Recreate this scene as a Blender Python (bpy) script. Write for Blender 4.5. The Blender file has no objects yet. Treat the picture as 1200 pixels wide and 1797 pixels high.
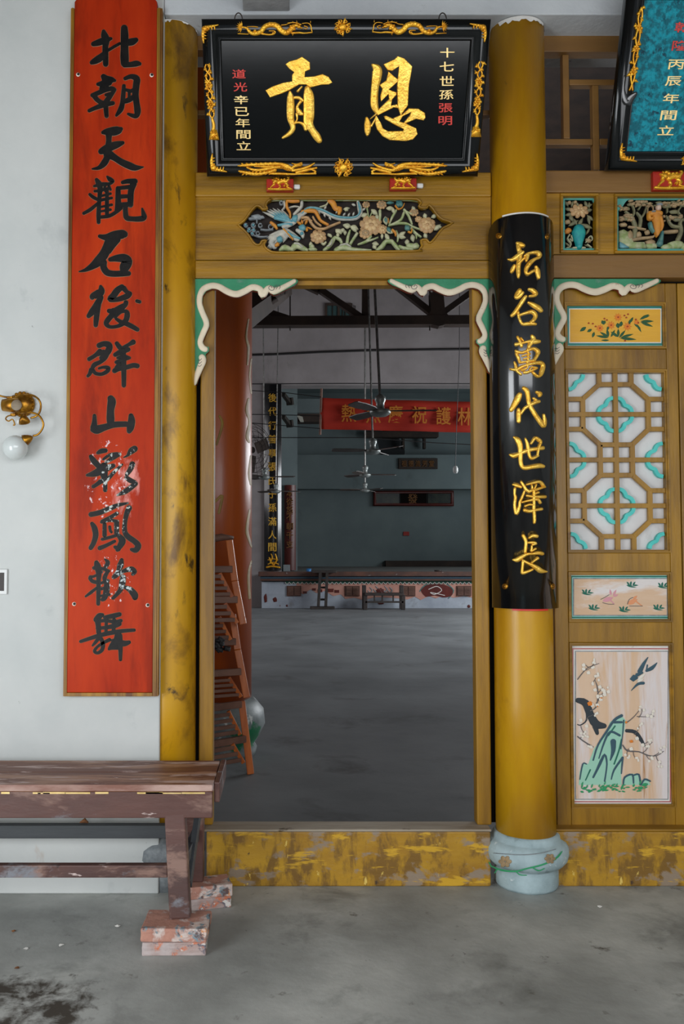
import bpy, bmesh, math, random
from mathutils import Vector, Matrix
from mathutils.geometry import tessellate_polygon
random.seed(7)
C = bpy.context.scene.collection
SC = bpy.context.scene
# ---------------------------------------------------------------- camera
EYE = Vector((0, 0, 1.48)); FPX = 1500.0; PITCH = math.atan(66.5/1500.0)
cam_d = bpy.data.cameras.new('camera'); cam = bpy.data.objects.new('camera', cam_d); C.objects.link(cam)
cam_d.sensor_width = 36; cam_d.lens = 36*FPX/1797.0
cam_d.shift_x = 100/1797.0            # principal point at x = 500
cam_d.clip_end = 200
cam.location = EYE; cam.rotation_euler = (math.pi/2+PITCH, 0, 0)
SC.camera = cam
# ---------------------------------------------------------------- light and exposure
w = bpy.data.worlds.new('sky'); SC.world = w; w.use_nodes = True
bg = w.node_tree.nodes['Background']; bg.inputs[0].default_value = (0.86, 0.93, 1.0, 1); bg.inputs[1].default_value = 0.42
R90 = math.pi/2
def area(name, loc, rot, sx, sy, e, col):
    l = bpy.data.lights.new(name, 'AREA'); l.shape = 'RECTANGLE'; l.size = sx; l.size_y = sy; l.energy = e; l.color = col
    o = bpy.data.objects.new(name, l); o.location = loc; o.rotation_euler = rot; C.objects.link(o); return o
area('courtyard_daylight', (1.3, -1.9, 2.25), (math.radians(84), 0, 0), 4.6, 1.7, 145, (0.95, 0.97, 1.0))
area('courtyard_daylight_left', (-2.7, 0.2, 1.15), (R90, 0, -math.radians(38)), 1.5, 2.1, 98, (0.92, 0.96, 1.0))
area('hall_window_daylight_right', (8.7, 15.5, 3.2), (0, math.radians(72), 0), 3.0, 9.0, 1050, (0.92, 0.96, 1.0))
area('hall_window_daylight_left', (-6.7, 15.5, 4.5), (0, -R90, 0), 3.0, 8.0, 200, (0.98, 0.96, 1.0))
area('stage_window_daylight', (8.5, 27.0, 4.0), (0, R90, 0), 3.0, 4.0, 120, (0.85, 0.95, 1.0))
SC.view_settings.view_transform = 'Standard'
try: SC.view_settings.look = 'None'
except Exception: pass
SC.view_settings.gamma = 1; SC.view_settings.use_curve_mapping = False
SC.view_settings.exposure = -0.14
SC.cycles.max_bounces = 6; SC.cycles.diffuse_bounces = 4; SC.cycles.use_denoising = True

# ---------------------------------------------------------------- helpers
def ray(px, py):
    u = (px-500)/FPX; v = (898.5-py)/FPX; c, s = math.cos(PITCH), math.sin(PITCH)
    return Vector((u, c-v*s, s+v*c))
def P(px, py, Y):
    d = ray(px, py); return EYE + d*(Y/d.y)
def G(px, py, z=0.0):
    d = ray(px, py); return EYE + d*((z-EYE.z)/d.z)
def ZP(py, Y): return P(500, py, Y).z
def XP(px, py, Y): return P(px, py, Y).x
class PlaneS:
    def __init__(s, p0, n): s.p0 = Vector(p0); s.n = Vector(n).normalized()
    def __call__(s, px, py, h=0.0):
        d = ray(px, py); return EYE + d*((s.p0-EYE).dot(s.n)/d.dot(s.n)) + s.n*h
def FS(Y): return PlaneS((0, Y, 0), (0, -1, 0))
class CylS:
    def __init__(s, cx, cy, R): s.c = (cx, cy); s.R = R
    def __call__(s, px, py, h=0.0):
        d = ray(px, py); cx, cy = s.c
        a = d.x*d.x+d.y*d.y; b = -2*(d.x*cx+d.y*cy); c = cx*cx+cy*cy-s.R**2
        disc = max(b*b-4*a*c, 0); t = (-b-math.sqrt(disc))/(2*a)
        p = EYE+d*t; r = Vector((p.x-cx, p.y-cy, 0)).normalized(); return p+r*h
def crop(ox, oy, sc): return lambda x, y: (ox+x*sc, oy+y*sc)

WL = {}
def thing(name, label=None, cat=None, loc=(0, 0, 0), group=None, kind=None):
    o = bpy.data.objects.new(name, None); C.objects.link(o); o.location = loc; o.empty_display_size = .05
    WL[o.name] = Vector(loc)
    tag(o, label, cat, group, kind); return o
def tag(o, label=None, cat=None, group=None, kind=None):
    if label: o['label'] = label
    if cat: o['category'] = cat
    if group: o['group'] = group
    if kind: o['kind'] = kind
    return o
def BM(): return bmesh.new()
SPLIT = {'scroll_line', 'scroll_mural', 'faded_flower_mural', 'patch', 'leaf', 'dark_leaf', 'bud', 'rock', 'stem', 'cloud_scroll', 'flower', 'tree', 'leaf_edge', 'ribbon', 'rim', 'rock_highlight', 'hillside', 'path'}
def islands(bm):
    seen = set(); out = []
    for v in bm.verts:
        if v in seen: continue
        st_ = [v]; seen.add(v); c = []
        while st_:
            a = st_.pop(); c.append(a)
            for e in a.link_edges:
                o = e.other_vert(a)
                if o not in seen: seen.add(o); st_.append(o)
        out.append(c)
    return out
def link(name, bm, m, parent=None, **k):
    if name in SPLIT and parent is not None:
        isl = islands(bm)
        if len(isl) > 1:
            o = None
            for c in isl:
                nb = BM(); mp = {v: nb.verts.new(v.co) for v in c}; fs = {f for v in c for f in v.link_faces}
                for f in fs: g = nb.faces.new([mp[v] for v in f.verts]); g.material_index = f.material_index
                o = link1(name, nb, m, parent, **k)
            bm.free(); return o
    return link1(name, bm, m, parent, **k)
def link1(name, bm, m, parent=None, bev=0, smooth=False, kind=None, label=None, cat=None, group=None, fixn=True):
    if fixn: bmesh.ops.recalc_face_normals(bm, faces=bm.faces)
    if parent is not None: base = WL[parent.name]
    else:
        xs = [v.co.x for v in bm.verts]; ys = [v.co.y for v in bm.verts]; zs = [v.co.z for v in bm.verts]
        base = Vector(((min(xs)+max(xs))/2, (min(ys)+max(ys))/2, min(zs)))
    bmesh.ops.translate(bm, verts=bm.verts, vec=-base)
    me = bpy.data.meshes.new(name); bm.to_mesh(me); bm.free()
    for x in (m if isinstance(m, (list, tuple)) else [m]): me.materials.append(x)
    if smooth:
        for p in me.polygons: p.use_smooth = True
    o = bpy.data.objects.new(name, me); C.objects.link(o)
    if parent is None: o.location = base
    else: o.parent = parent
    WL[o.name] = base
    if bev:
        b = o.modifiers.new('bevel', 'BEVEL'); b.width = bev; b.segments = 2; b.limit_method = 'ANGLE'; b.angle_limit = math.radians(40)
    tag(o, label, cat, group, kind); return o
def bx(bm, x0, x1, y0, y1, z0, z1, M=None):
    vs = [bm.verts.new((x, y, z)) for z in (z0, z1) for y in (y0, y1) for x in (x0, x1)]
    for f in ((0, 1, 3, 2), (4, 6, 7, 5), (0, 4, 5, 1), (2, 3, 7, 6), (0, 2, 6, 4), (1, 5, 7, 3)): bm.faces.new([vs[i] for i in f])
    if M is not None: bmesh.ops.transform(bm, matrix=M, verts=vs)
    return vs
def beam(bm, a, b, wd, th, up=(0, 0, 1)):
    a = Vector(a); b = Vector(b); d = (b-a); L = d.length; d.normalize(); up = Vector(up)
    if abs(d.dot(up)) > .99: up = Vector((0, 1, 0))
    s = d.cross(up).normalized(); u = s.cross(d).normalized()
    vs = []
    for p in (a, b):
        for (i, j) in ((-1, -1), (1, -1), (1, 1), (-1, 1)): vs.append(bm.verts.new(p+s*(i*wd/2)+u*(j*th/2)))
    for f in ((0, 1, 2, 3), (7, 6, 5, 4), (0, 4, 5, 1), (1, 5, 6, 2), (2, 6, 7, 3), (3, 7, 4, 0)): bm.faces.new([vs[i] for i in f])
def tube(bm, pts, r, n=8, closed=False):
    pts = [Vector(p) for p in pts]; rings = []; N = len(pts)
    rr = r if isinstance(r, (list, tuple)) else [r]*N
    ref = Vector((0, 0, 1))
    for i, p in enumerate(pts):
        if closed: d = pts[(i+1) % N]-pts[i-1]
        else: d = pts[min(i+1, N-1)]-pts[max(i-1, 0)]
        d.normalize()
        if abs(d.dot(ref)) > .95: ref = Vector((1, 0, 0)) if abs(d.x) < .9 else Vector((0, 1, 0))
        s = d.cross(ref).normalized(); u = s.cross(d)
        ref = u
        rings.append([bm.verts.new(p+(s*math.cos(k*2*math.pi/n)+u*math.sin(k*2*math.pi/n))*rr[i]) for k in range(n)])
    for i in range(N if closed else N-1):
        A, B = rings[i], rings[(i+1) % N]
        for k in range(n): bm.faces.new((A[k], A[(k+1) % n], B[(k+1) % n], B[k]))
    if not closed: bm.faces.new(rings[0]); bm.faces.new(rings[-1][::-1])
def lathe(bm, prof, cx, cy, n=32, a0=0, a1=None, axis=None, org=None):
    # prof: (r, z).  axis/org: optional frame
    full = a1 is None; a1 = 2*math.pi if full else a1
    m = n if full else n+1; rings = []
    for r, z in prof:
        ring = []
        for k in range(m):
            a = a0+(a1-a0)*k/n
            co = Vector((cx+r*math.cos(a), cy+r*math.sin(a), z))
            if axis is not None: co = org+axis@Vector((r*math.cos(a), r*math.sin(a), z))
            ring.append(bm.verts.new(co))
        rings.append(ring)
    for A, B in zip(rings[:-1], rings[1:]):
        for k in range(n): bm.faces.new((A[k], A[(k+1) % m], B[(k+1) % m], B[k]))
    if full:
        if prof[0][0] > 1e-5: bm.faces.new(rings[0])
        if prof[-1][0] > 1e-5: bm.faces.new(rings[-1][::-1])
def cr(pts, n=4):
    # catmull-rom through tuples of any length
    if len(pts) < 3: 
        a, b = pts[0], pts[-1]; return [tuple(a[k]+(b[k]-a[k])*i/3 for k in range(len(a))) for i in range(4)]
    q = [pts[0]]+list(pts)+[pts[-1]]; out = []
    for i in range(1, len(q)-2):
        p0, p1, p2, p3 = q[i-1], q[i], q[i+1], q[i+2]
        for j in range(n):
            t = j/n
            out.append(tuple(.5*((2*p1[k])+(-p0[k]+p2[k])*t+(2*p0[k]-5*p1[k]+4*p2[k]-p3[k])*t*t+(-p0[k]+3*p1[k]-3*p2[k]+p3[k])*t**3) for k in range(len(p1))))
    out.append(tuple(pts[-1])); return out
PR_ROUND = ((-1, 0), (-.86, .62), (-.5, .95), (0, 1), (.5, .95), (.86, .62), (1, 0))
PR_FLAT = ((-1, 0), (-.9, 1), (.9, 1), (1, 0))
def stroke(bm, S, pts, h, h0=0.0, prof=PR_ROUND, n=4, mi=0, closed=False):
    """pts: (px,py,w) in photo pixels on the surface S; a raised brush stroke of varying width"""
    pts = [tuple(p) for p in pts]
    if closed: pp = cr(pts+[pts[0]], n)[:-1]
    else: pp = cr(pts, n)
    N = len(pp); 
    def nrm(i):
        a = pp[(i-1) % N] if closed else pp[max(i-1, 0)]; b = pp[(i+1) % N] if closed else pp[min(i+1, N-1)]
        dx, dy = b[0]-a[0], b[1]-a[1]; L = math.hypot(dx, dy) or 1; return -dy/L, dx/L, dx/L, dy/L
    rows = []
    if not closed:      # rounded caps
        nx, ny, tx, ty = nrm(0); x, y, wd = pp[0]; r = wd/2
        rows.append((x-tx*r*.8, y-ty*r*.8, r*.35, nx, ny, .35)); rows.append((x-tx*r*.45, y-ty*r*.45, r*.8, nx, ny, .85))
    for i, (x, y, wd) in enumerate(pp):
        nx, ny, tx, ty = nrm(i); rows.append((x, y, max(wd, .15)/2, nx, ny, 1))
    if not closed:
        nx, ny, tx, ty = nrm(N-1); x, y, wd = pp[-1]; r = wd/2
        rows.append((x+tx*r*.45, y+ty*r*.45, r*.8, nx, ny, .85)); rows.append((x+tx*r*.8, y+ty*r*.8, r*.35, nx, ny, .35))
    R = [[bm.verts.new(S(x+nx*r*a, y+ny*r*a, h0+h*b*hs)) for a, b in prof] for (x, y, r, nx, ny, hs) in rows]
    M = len(R)
    for i in range(M if closed else M-1):
        A, B = R[i], R[(i+1) % M]
        for k in range(len(prof)-1):
            f = bm.faces.new((A[k], A[k+1], B[k+1], B[k])); f.material_index = mi
    if not closed:
        for ring in (R[0], R[-1]):
            f = bm.faces.new(ring); f.material_index = mi
def poly(bm, S, pts, h, h0=0.0, bevel=0.0, mi=0, mside=None, holes=(), smooth=0):
    """extruded outline (photo px on S), from height h0 to h0+h, rim pulled in by bevel px"""
    loops = [list(pts)]+[list(x) for x in holes]
    if smooth: loops = [[q for q in cr(l+[l[0]], smooth)[:-1]] for l in loops]
    mside = mi if mside is None else mside
    def inset(l, d):
        out = []; n = len(l); ar = sum(l[i][0]*l[(i+1) % n][1]-l[(i+1) % n][0]*l[i][1] for i in range(n)); sg = 1 if ar > 0 else -1
        for i in range(n):
            a, b, c = l[i-1], l[i], l[(i+1) % n]
            e1 = (b[0]-a[0], b[1]-a[1]); e2 = (c[0]-b[0], c[1]-b[1]); L1 = math.hypot(*e1) or 1; L2 = math.hypot(*e2) or 1
            nx = -e1[1]/L1-e2[1]/L2; ny = e1[0]/L1+e2[0]/L2; L = math.hypot(nx, ny) or 1
            out.append((b[0]+sg*nx/L*d, b[1]+sg*ny/L*d))
        return out
    top2 = []; vt = []
    for li, l in enumerate(loops):
        rings = [[S(x, y, h0) for x, y in l]]
        if bevel: 
            rings.append([S(x, y, h0+h*.7) for x, y in l]); l2 = inset(l, bevel if li == 0 else -bevel)
        else: l2 = l
        rings.append([S(x, y, h0+h) for x, y in l2])
        V = [[bm.verts.new(c) for c in r] for r in rings]
        for A, B in zip(V[:-1], V[1:]):
            for k in range(len(l)):
                f = bm.faces.new((A[k], A[(k+1) % len(l)], B[(k+1) % len(l)], B[k])); f.material_index = mside
        top2.append([Vector((x, y, 0)) for x, y in l2]); vt += V[-1]
    for t in tessellate_polygon(top2):
        try: f = bm.faces.new([vt[i] for i in t]); f.material_index = mi
        except ValueError: pass
def dome(bm, S, pts, h, h0=0.0, mi=0):
    cx = sum(p[0] for p in pts)/len(pts); cy = sum(p[1] for p in pts)/len(pts); V = []
    for sc, hh in ((1, 0), (.93, .5), (.62, .9)):
        V.append([bm.verts.new(S(cx+(x-cx)*sc, cy+(y-cy)*sc, h0+h*hh)) for x, y in pts])
    c = bm.verts.new(S(cx, cy, h0+h)); n = len(pts)
    for A, B in zip(V[:-1], V[1:]):
        for k in range(n): f = bm.faces.new((A[k], A[(k+1) % n], B[(k+1) % n], B[k])); f.material_index = mi
    for k in range(n): f = bm.faces.new((V[-1][k], V[-1][(k+1) % n], c)); f.material_index = mi
def ell(cx, cy, a, b, ang=0, n=12, wob=0, sharp=0):
    o = []; ca, sa = math.cos(ang), math.sin(ang)
    for k in range(n):
        t = 2*math.pi*k/n; r = 1+wob*(1 if k % 2 else -1)
        x = a*math.cos(t)*r; y = b*math.sin(t)*r*(1-sharp*abs(math.cos(t)))
        o.append((cx+x*ca-y*sa, cy+x*sa+y*ca))
    return o
def leaf(bm, S, x, y, L, wd, ang, h=.004, h0=0, mi=0):
    # pointed leaf from (x,y) along ang (degrees, photo y down)
    a = math.radians(ang); dx, dy = math.cos(a), math.sin(a)
    prof = ((0, .08), (.25, .8), (.5, 1), (.75, .65), (1, .04))
    l = [(x+dx*L*t-dy*wd/2*q, y+dy*L*t+dx*wd/2*q) for t, q in prof]; r = [(x+dx*L*t+dy*wd/2*q, y+dy*L*t-dx*wd/2*q) for t, q in prof]
    dome(bm, S, l+r[::-1], h, h0, mi)
def peony(bm, S, x, y, r, h0=0, mo=0, mi_=1, sq=.8):
    for k in range(8):
        a = k*2*math.pi/8+.2; dome(bm, S, ell(x+math.cos(a)*r*.58, y+math.sin(a)*r*.58*sq, r*.40, r*.42*sq, a, 9, .06), .007, h0+.0012*(k % 3), mo)
    for k in range(7):
        a = k*2*math.pi/7; dome(bm, S, ell(x+math.cos(a)*r*.33, y+math.sin(a)*r*.33*sq, r*.28, r*.27*sq, a, 8, .06), .007, h0+.005+.001*(k % 2), mi_)
    dome(bm, S, ell(x, y, r*.24, r*.2*sq, 0, 8), .006, h0+.009, mo)

# ---------------------------------------------------------------- materials
def lin(c):
    f = lambda v: (v/255)/12.92 if v <= 10 else (((v/255)+.055)/1.055)**2.4
    return tuple(f(v) for v in c)+(1,)
def mat(name, c1, c2=None, c3=None, scale=3, st=(1, 1, 1), rough=.5, metal=0, bump=.15, bscale=30, spots=(), coat=0, rvar=0, emit=0, spec=.5, ramp=(.35, .65)):
    """procedural paint: noise between c1 and c2 (and c3), then spots (colour, threshold, scale, stretch, centre, radius)"""
    m = bpy.data.materials.new(name); m.use_nodes = True; nt = m.node_tree; N = nt.nodes; L = nt.links
    b = N['Principled BSDF']; tc = N.new('ShaderNodeTexCoord')
    def mapping(stretch):
        mp = N.new('ShaderNodeMapping'); mp.inputs['Scale'].default_value = stretch; L.new(tc.outputs['Object'], mp.inputs[0]); return mp
    def noise(stretch, sc, det=5, ro=.6, dist=0):
        n = N.new('ShaderNodeTexNoise'); n.inputs['Scale'].default_value = sc; n.inputs['Detail'].default_value = det; n.inputs['Roughness'].default_value = ro
        n.inputs['Distortion'].default_value = dist; L.new(mapping(stretch).outputs[0], n.inputs['Vector']); return n
    col = None
    if c2 is not None:
        n = noise(st, scale); r = N.new('ShaderNodeValToRGB'); e = r.color_ramp.elements
        e[0].position = ramp[0]; e[0].color = lin(c1); e[1].position = ramp[1]; e[1].color = lin(c2)
        if c3 is not None: x = r.color_ramp.elements.new((ramp[0]+ramp[1])/2); x.color = lin(c3)
        L.new(n.outputs['Fac'], r.inputs[0]); col = r.outputs[0]
    else:
        rgb = N.new('ShaderNodeRGB'); rgb.outputs[0].default_value = lin(c1); col = rgb.outputs[0]
    for sp in spots:
        c, th, sc, sst = sp[:4]
        n = noise(sst, sc, 6, .65, .3); r = N.new('ShaderNodeValToRGB'); e = r.color_ramp.elements
        soft = sp[6] if len(sp) > 6 else .04
        e[0].position = th; e[0].color = (0, 0, 0, 1); e[1].position = min(th+soft, 1); e[1].color = (1, 1, 1, 1)
        fac = r.outputs[0]
        if len(sp) > 4 and sp[4] is not None:     # confined to a patch of wear
            vm = N.new('ShaderNodeVectorMath'); vm.operation = 'SUBTRACT'; L.new(tc.outputs['Object'], vm.inputs[0]); vm.inputs[1].default_value = sp[4]
            vs = N.new('ShaderNodeVectorMath'); vs.operation = 'DIVIDE'; L.new(vm.outputs[0], vs.inputs[0]); vs.inputs[1].default_value = sp[5]
            vl = N.new('ShaderNodeVectorMath'); vl.operation = 'LENGTH'; L.new(vs.outputs[0], vl.inputs[0])
            mr = N.new('ShaderNodeMapRange'); mr.inputs[1].default_value = 1.0; mr.inputs[2].default_value = .45; mr.inputs[3].default_value = -.45; mr.inputs[4].default_value = 0; mr.clamp = True
            L.new(vl.outputs['Value'], mr.inputs[0])
            ad = N.new('ShaderNodeMath'); ad.operation = 'ADD'; L.new(n.outputs['Fac'], ad.inputs[0]); L.new(mr.outputs[0], ad.inputs[1]); L.new(ad.outputs[0], r.inputs[0])
        else: L.new(n.outputs['Fac'], r.inputs[0])
        mx = N.new('ShaderNodeMix'); mx.data_type = 'RGBA'; L.new(fac, mx.inputs[0]); L.new(col, mx.inputs[6]); mx.inputs[7].default_value = lin(c); col = mx.outputs[2]
    L.new(col, b.inputs['Base Color'])
    b.inputs['Roughness'].default_value = rough; b.inputs['Metallic'].default_value = metal
    b.inputs['Specular IOR Level'].default_value = spec
    if coat: b.inputs['Coat Weight'].default_value = coat; b.inputs['Coat Roughness'].default_value = .08
    if rvar:
        n = noise((1, 1, 1), 6); mr = N.new('ShaderNodeMapRange'); mr.inputs[3].default_value = rough-rvar; mr.inputs[4].default_value = rough+rvar
        L.new(n.outputs['Fac'], mr.inputs[0]); L.new(mr.outputs[0], b.inputs['Roughness'])
    if bump:
        n = noise(st, bscale, 4); bp = N.new('ShaderNodeBump'); bp.inputs['Strength'].default_value = bump; bp.inputs['Distance'].default_value = .01
        L.new(n.outputs['Fac'], bp.inputs['Height']); L.new(bp.outputs[0], b.inputs['Normal'])
    if emit: L.new(col, b.inputs['Emission Color']); b.inputs['Emission Strength'].default_value = emit
    return m
W1 = (1, 1, 1); VS = (1, 1, .14); HS = (.14, 1, 1)
M = {}
M['plaster'] = mat('white plaster', (192, 196, 194), (206, 208, 205), scale=1.6, rough=.85, bump=.25, bscale=9, spots=(((160, 166, 166), .62, 2.3, W1, None, None, .2), ((120, 122, 118), .715, 9, W1), ((178, 150, 128), .70, 1.7, W1, None, None, .1), ((90, 92, 92), .72, 26, (1, 1, 1))))
M['beam_white'] = mat('white beam plaster', (198, 202, 204), (180, 184, 188), scale=2, rough=.85, bump=.2, spots=(((120, 120, 118), .66, 5, (1, 1, 2)),))
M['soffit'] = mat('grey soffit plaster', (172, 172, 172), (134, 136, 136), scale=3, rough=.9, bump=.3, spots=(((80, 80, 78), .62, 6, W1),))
M['ochre_col'] = mat('ochre column paint', (202, 152, 12), (178, 124, 10), (192, 140, 14), scale=2.6, st=(1, 1, .3), rough=.36, bump=.12, bscale=14, rvar=.08,
    spots=(((120, 82, 12), .50, 6.5, (1, 1, .5), None, None, .16), ((70, 50, 18), .60, 8, (1, 1, .5), None, None, .08), ((225, 215, 190), .77, 16, (1, 1, .5))))
M['ochre_col_r'] = mat('cleaner ochre column paint', (206, 156, 14), (172, 118, 10), (190, 138, 12), scale=2.2, st=(1.4, 1, .3), rough=.34, bump=.12, bscale=14, rvar=.08,
    spots=(((140, 96, 14), .58, 5, (1, 1, .5), None, None, .2), ((90, 64, 20), .69, 9, (1, 1, .5), None, None, .08), ((225, 215, 190), .73, 16, (1, 1, .5))))
M['ochre'] = mat('ochre joinery paint', (166, 120, 14), (108, 76, 10), scale=3, st=(.3, 1, 3.6), rough=.42, bump=.15, bscale=22,
    spots=(((98, 62, 14), .56, 3.5, (.3, 1, 4), None, None, .2), ((220, 205, 170), .79, 30, W1)))
M['ochre_v'] = mat('ochre door paint', (166, 121, 20), (120, 84, 14), scale=3, st=(3, 1, .4), rough=.42, bump=.12, bscale=22,
    spots=(((108, 72, 20), .57, 3.5, (3, 1, .35), None, None, .2), ((226, 214, 190), .775, 26, W1)))
M['ochre_dark'] = mat('brown ochre paint in the transom', (136, 98, 46), (112, 78, 36), scale=4, st=HS, rough=.5, bump=.15)
M['ochre_worn'] = mat('worn ochre threshold paint', (190, 146, 34), (150, 106, 26), scale=4, st=(.5, 1, 1), rough=.5, bump=.3, bscale=20,
    spots=(((126, 92, 34), .47, 7, (1.6, 1, .7), None, None, .1), ((146, 128, 108), .55, 8, (.7, 1, 1.2), None, None, .06), ((206, 160, 40), .57, 9, (.4, 1, 1.8), None, None, .05), ((222, 190, 96), .66, 14, (1.5, 1, .7), None, None, .03), ((70, 52, 34), .68, 13, W1)))
M['worn_wood'] = mat('worn grey timber edge', (168, 158, 142), (128, 112, 90), scale=6, st=(.2, 1, 1), rough=.75, bump=.4, spots=(((84, 70, 54), .62, 9, (.3, 1, 1)),))
M['black_hole'] = mat('black for unlit gaps and backing', (20, 17, 15), rough=.9, bump=0, spec=.1)  # black doubles as painted gap shade, carving backing and a picture ground
M['green'] = mat('green bracket paint', (20, 112, 74), (52, 140, 100), scale=5, st=(1, 1, .5), rough=.45, bump=.2, spots=(((96, 130, 112), .64, 7, W1, None, None, .1),))
M['cream'] = mat('cream rim paint', (226, 212, 186), (205, 190, 166), scale=8, rough=.55, bump=.2, spots=(((150, 120, 90), .68, 22, W1),))
M['rust_rim'] = mat('red brown rim paint', (130, 52, 24), (100, 40, 20), scale=8, rough=.55)
M['lacquer'] = mat('black lacquer', (9, 10, 12), (13, 15, 18), scale=3, rough=.16, bump=.03, bscale=5, coat=.6, rvar=.05)
M['lacquer_p'] = mat('black lacquer plaque', (7, 9, 10), (10, 14, 16), scale=2, rough=.13, bump=.02, bscale=4, spec=.35)
M['gold'] = mat('gilt relief', (252, 206, 92), (236, 176, 56), scale=24, rough=.3, metal=.6, bump=.35, bscale=60, rvar=.1)
M['gold_deep'] = mat('gilt ornament', (248, 194, 60), (220, 150, 30), scale=30, rough=.32, metal=.6, bump=.3, bscale=90)
M['gold_pale'] = mat('pale gilt lettering', (246, 216, 150), (230, 196, 120), scale=24, rough=.35, metal=.4, bump=.1)
M['red_letter'] = mat('red lettering paint', (226, 52, 34), (206, 40, 28), scale=20, rough=.45, bump=0)
M['red_block'] = mat('red block paint', (176, 40, 22), (150, 30, 18), scale=10, rough=.4, bump=.1)
M['teal'] = mat('crackled teal panel', (0, 96, 110), (10, 146, 164), scale=42, spec=.2, rough=.45, bump=.3, bscale=60, ramp=(.42, .6), spots=(((4, 60, 78), .58, 34, W1, None, None, .06),))
M['brown_edge'] = mat('brown moulding paint', (178, 130, 30), (100, 58, 22), scale=3, st=(6, 1, .4), rough=.45, bump=.1)
M['steel'] = mat('dull steel', (120, 120, 118), (90, 88, 84), scale=20, rough=.4, metal=.7)
M['dark_steel'] = mat('dark rusty steel', (60, 50, 44), (40, 34, 30), scale=20, rough=.6, metal=.4)
M['brass'] = mat('aged brass', (190, 136, 40), (120, 78, 26), scale=30, rough=.35, metal=.85, bump=.2)
M['hall_floor'] = mat('dark smooth hall floor', (106, 110, 112), (130, 134, 136), scale=.8, rough=.6, bump=.2, bscale=10, spots=(((84, 84, 84), .58, 1.8, W1, None, None, .2), ((60, 56, 52), .72, 12, W1)))
M['porch_ceiling'] = mat('grey brown porch boards', (112, 100, 88), (90, 80, 70), scale=3, rough=.8)
M['carve_back'] = mat('dark brown backing', (44, 36, 32), rough=.9, bump=0)
M['concrete'] = mat('grey concrete floor', (144, 146, 142), (190, 192, 187), (166, 168, 164), scale=1.8, rough=.72, bump=.25, bscale=12,
    spots=(((116, 118, 114), .54, 3.2, W1, None, None, .2), ((86, 82, 74), .63, 8, W1, None, None, .1), ((184, 188, 184), .6, 3.5, W1, None, None, .15), ((60, 56, 50), .70, 22, W1),
           ((64, 58, 50), .40, 9, W1, (-.9, 4.4, .12), (.55, .3, 1), .16)))
M['hall_plaster'] = mat('grey hall plaster', (150, 144, 144), (128, 122, 122), scale=.7, rough=.9, bump=.2, bscale=4, spots=(((96, 92, 90), .62, 1.1, (1, 1, .5), None, None, .2), ((70, 66, 62), .72, 4, W1)))
M['stage_plaster'] = mat('blue grey stage plaster', (122, 134, 134), (108, 120, 122), scale=.6, rough=.85, bump=.15, bscale=4, spots=(((74, 78, 78), .63, 1.0, (1, 1, .6), None, None, .2),))
M['timber_dark'] = mat('dark roof timber', (62, 46, 36), (44, 32, 26), scale=3, rough=.7)
M['inner_red'] = mat('orange red column paint', (186, 86, 14), (156, 66, 10), scale=3, st=VS, rough=.35, bump=.1, coat=.1, spots=(((225, 220, 210), .78, 18, W1),))
M['leaf_yellow'] = mat('yellow brushwork', (160, 122, 24), (130, 96, 20), scale=10, rough=.5)
M['chair_wood'] = mat('orange varnished wood', (206, 110, 40), (160, 76, 28), scale=12, st=(1, 1, .15), rough=.32, bump=.1, coat=.3)
M['chair_slat'] = mat('faded brown slat wood', (128, 92, 76), (96, 66, 54), scale=8, st=HS, rough=.6, bump=.15)
M['bench'] = mat('worn maroon bench paint', (98, 64, 56), (72, 50, 46), scale=4, st=(.35, 1, 1), rough=.5, bump=.25, bscale=18,
    spots=(((136, 106, 94), .555, 7, (.35, 1, 1), None, None, .08), ((122, 124, 130), .57, 6, (.5, 1, 1), None, None, .08), ((196, 176, 170), .63, 12, (.3, 1, 1), None, None, .03), ((46, 36, 34), .66, 7, W1)))
M['bench_top'] = mat('worn bench top', (112, 66, 46), (84, 50, 42), scale=3, st=(.2, 1, 1), rough=.5, bump=.3, bscale=18,
    spots=(((156, 116, 92), .49, 7, (.22, 1, 1.5), None, None, .08), ((182, 158, 152), .55, 9, (.3, 1.8, 1), None, None, .05), ((206, 196, 190), .68, 16, (.4, 1, 1), None, None, .02), ((50, 36, 32), .64, 6, (.3, 1, 1))))
M['bench_edge'] = mat('chipped pink bench edge', (186, 156, 144), (130, 88, 74), scale=14, st=(.3, 1, 1), rough=.6, bump=.2)
M['bench_grey'] = mat('grey weathered rail', (72, 76, 78), (52, 54, 58), scale=5, st=HS, rough=.6, bump=.2)
M['brick'] = mat('painted red brick', (186, 136, 118), (162, 112, 96), scale=11, rough=.85, bump=.5, bscale=30,
    spots=(((206, 190, 182), .50, 11, W1, None, None, .1), ((120, 140, 148), .57, 15, W1, None, None, .05), ((226, 150, 92), .62, 12, W1, None, None, .05), ((104, 84, 82), .60, 14, W1)))
M['brick_b'] = mat('faded grey brick', (190, 180, 178), (166, 140, 132), scale=10, rough=.85, bump=.5, bscale=30,
    spots=(((206, 120, 84), .56, 11, W1, None, None, .06), ((110, 104, 112), .60, 13, W1, None, None, .05), ((226, 220, 214), .62, 12, W1)))
M['stone'] = mat('pale blue grey stone', (176, 196, 200), (150, 170, 174), scale=8, rough=.7, bump=.4, bscale=26, spots=(((110, 122, 124), .62, 8, W1, None, None, .1), ((214, 222, 222), .64, 14, W1)))
M['globe'] = mat('opal glass globe', (206, 212, 210), rough=.18, bump=0, coat=.4)
M['white_plastic'] = mat('white plastic', (214, 216, 214), rough=.4, bump=0)
M['white_board'] = mat('stained white board', (226, 224, 222), (206, 204, 204), scale=3, st=(1, 1, .6), rough=.7, bump=.1, spots=(((176, 168, 162), .60, 5, (1, 1, .4), None, None, .2), ((120, 116, 114), .73, 20, W1)))
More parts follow.
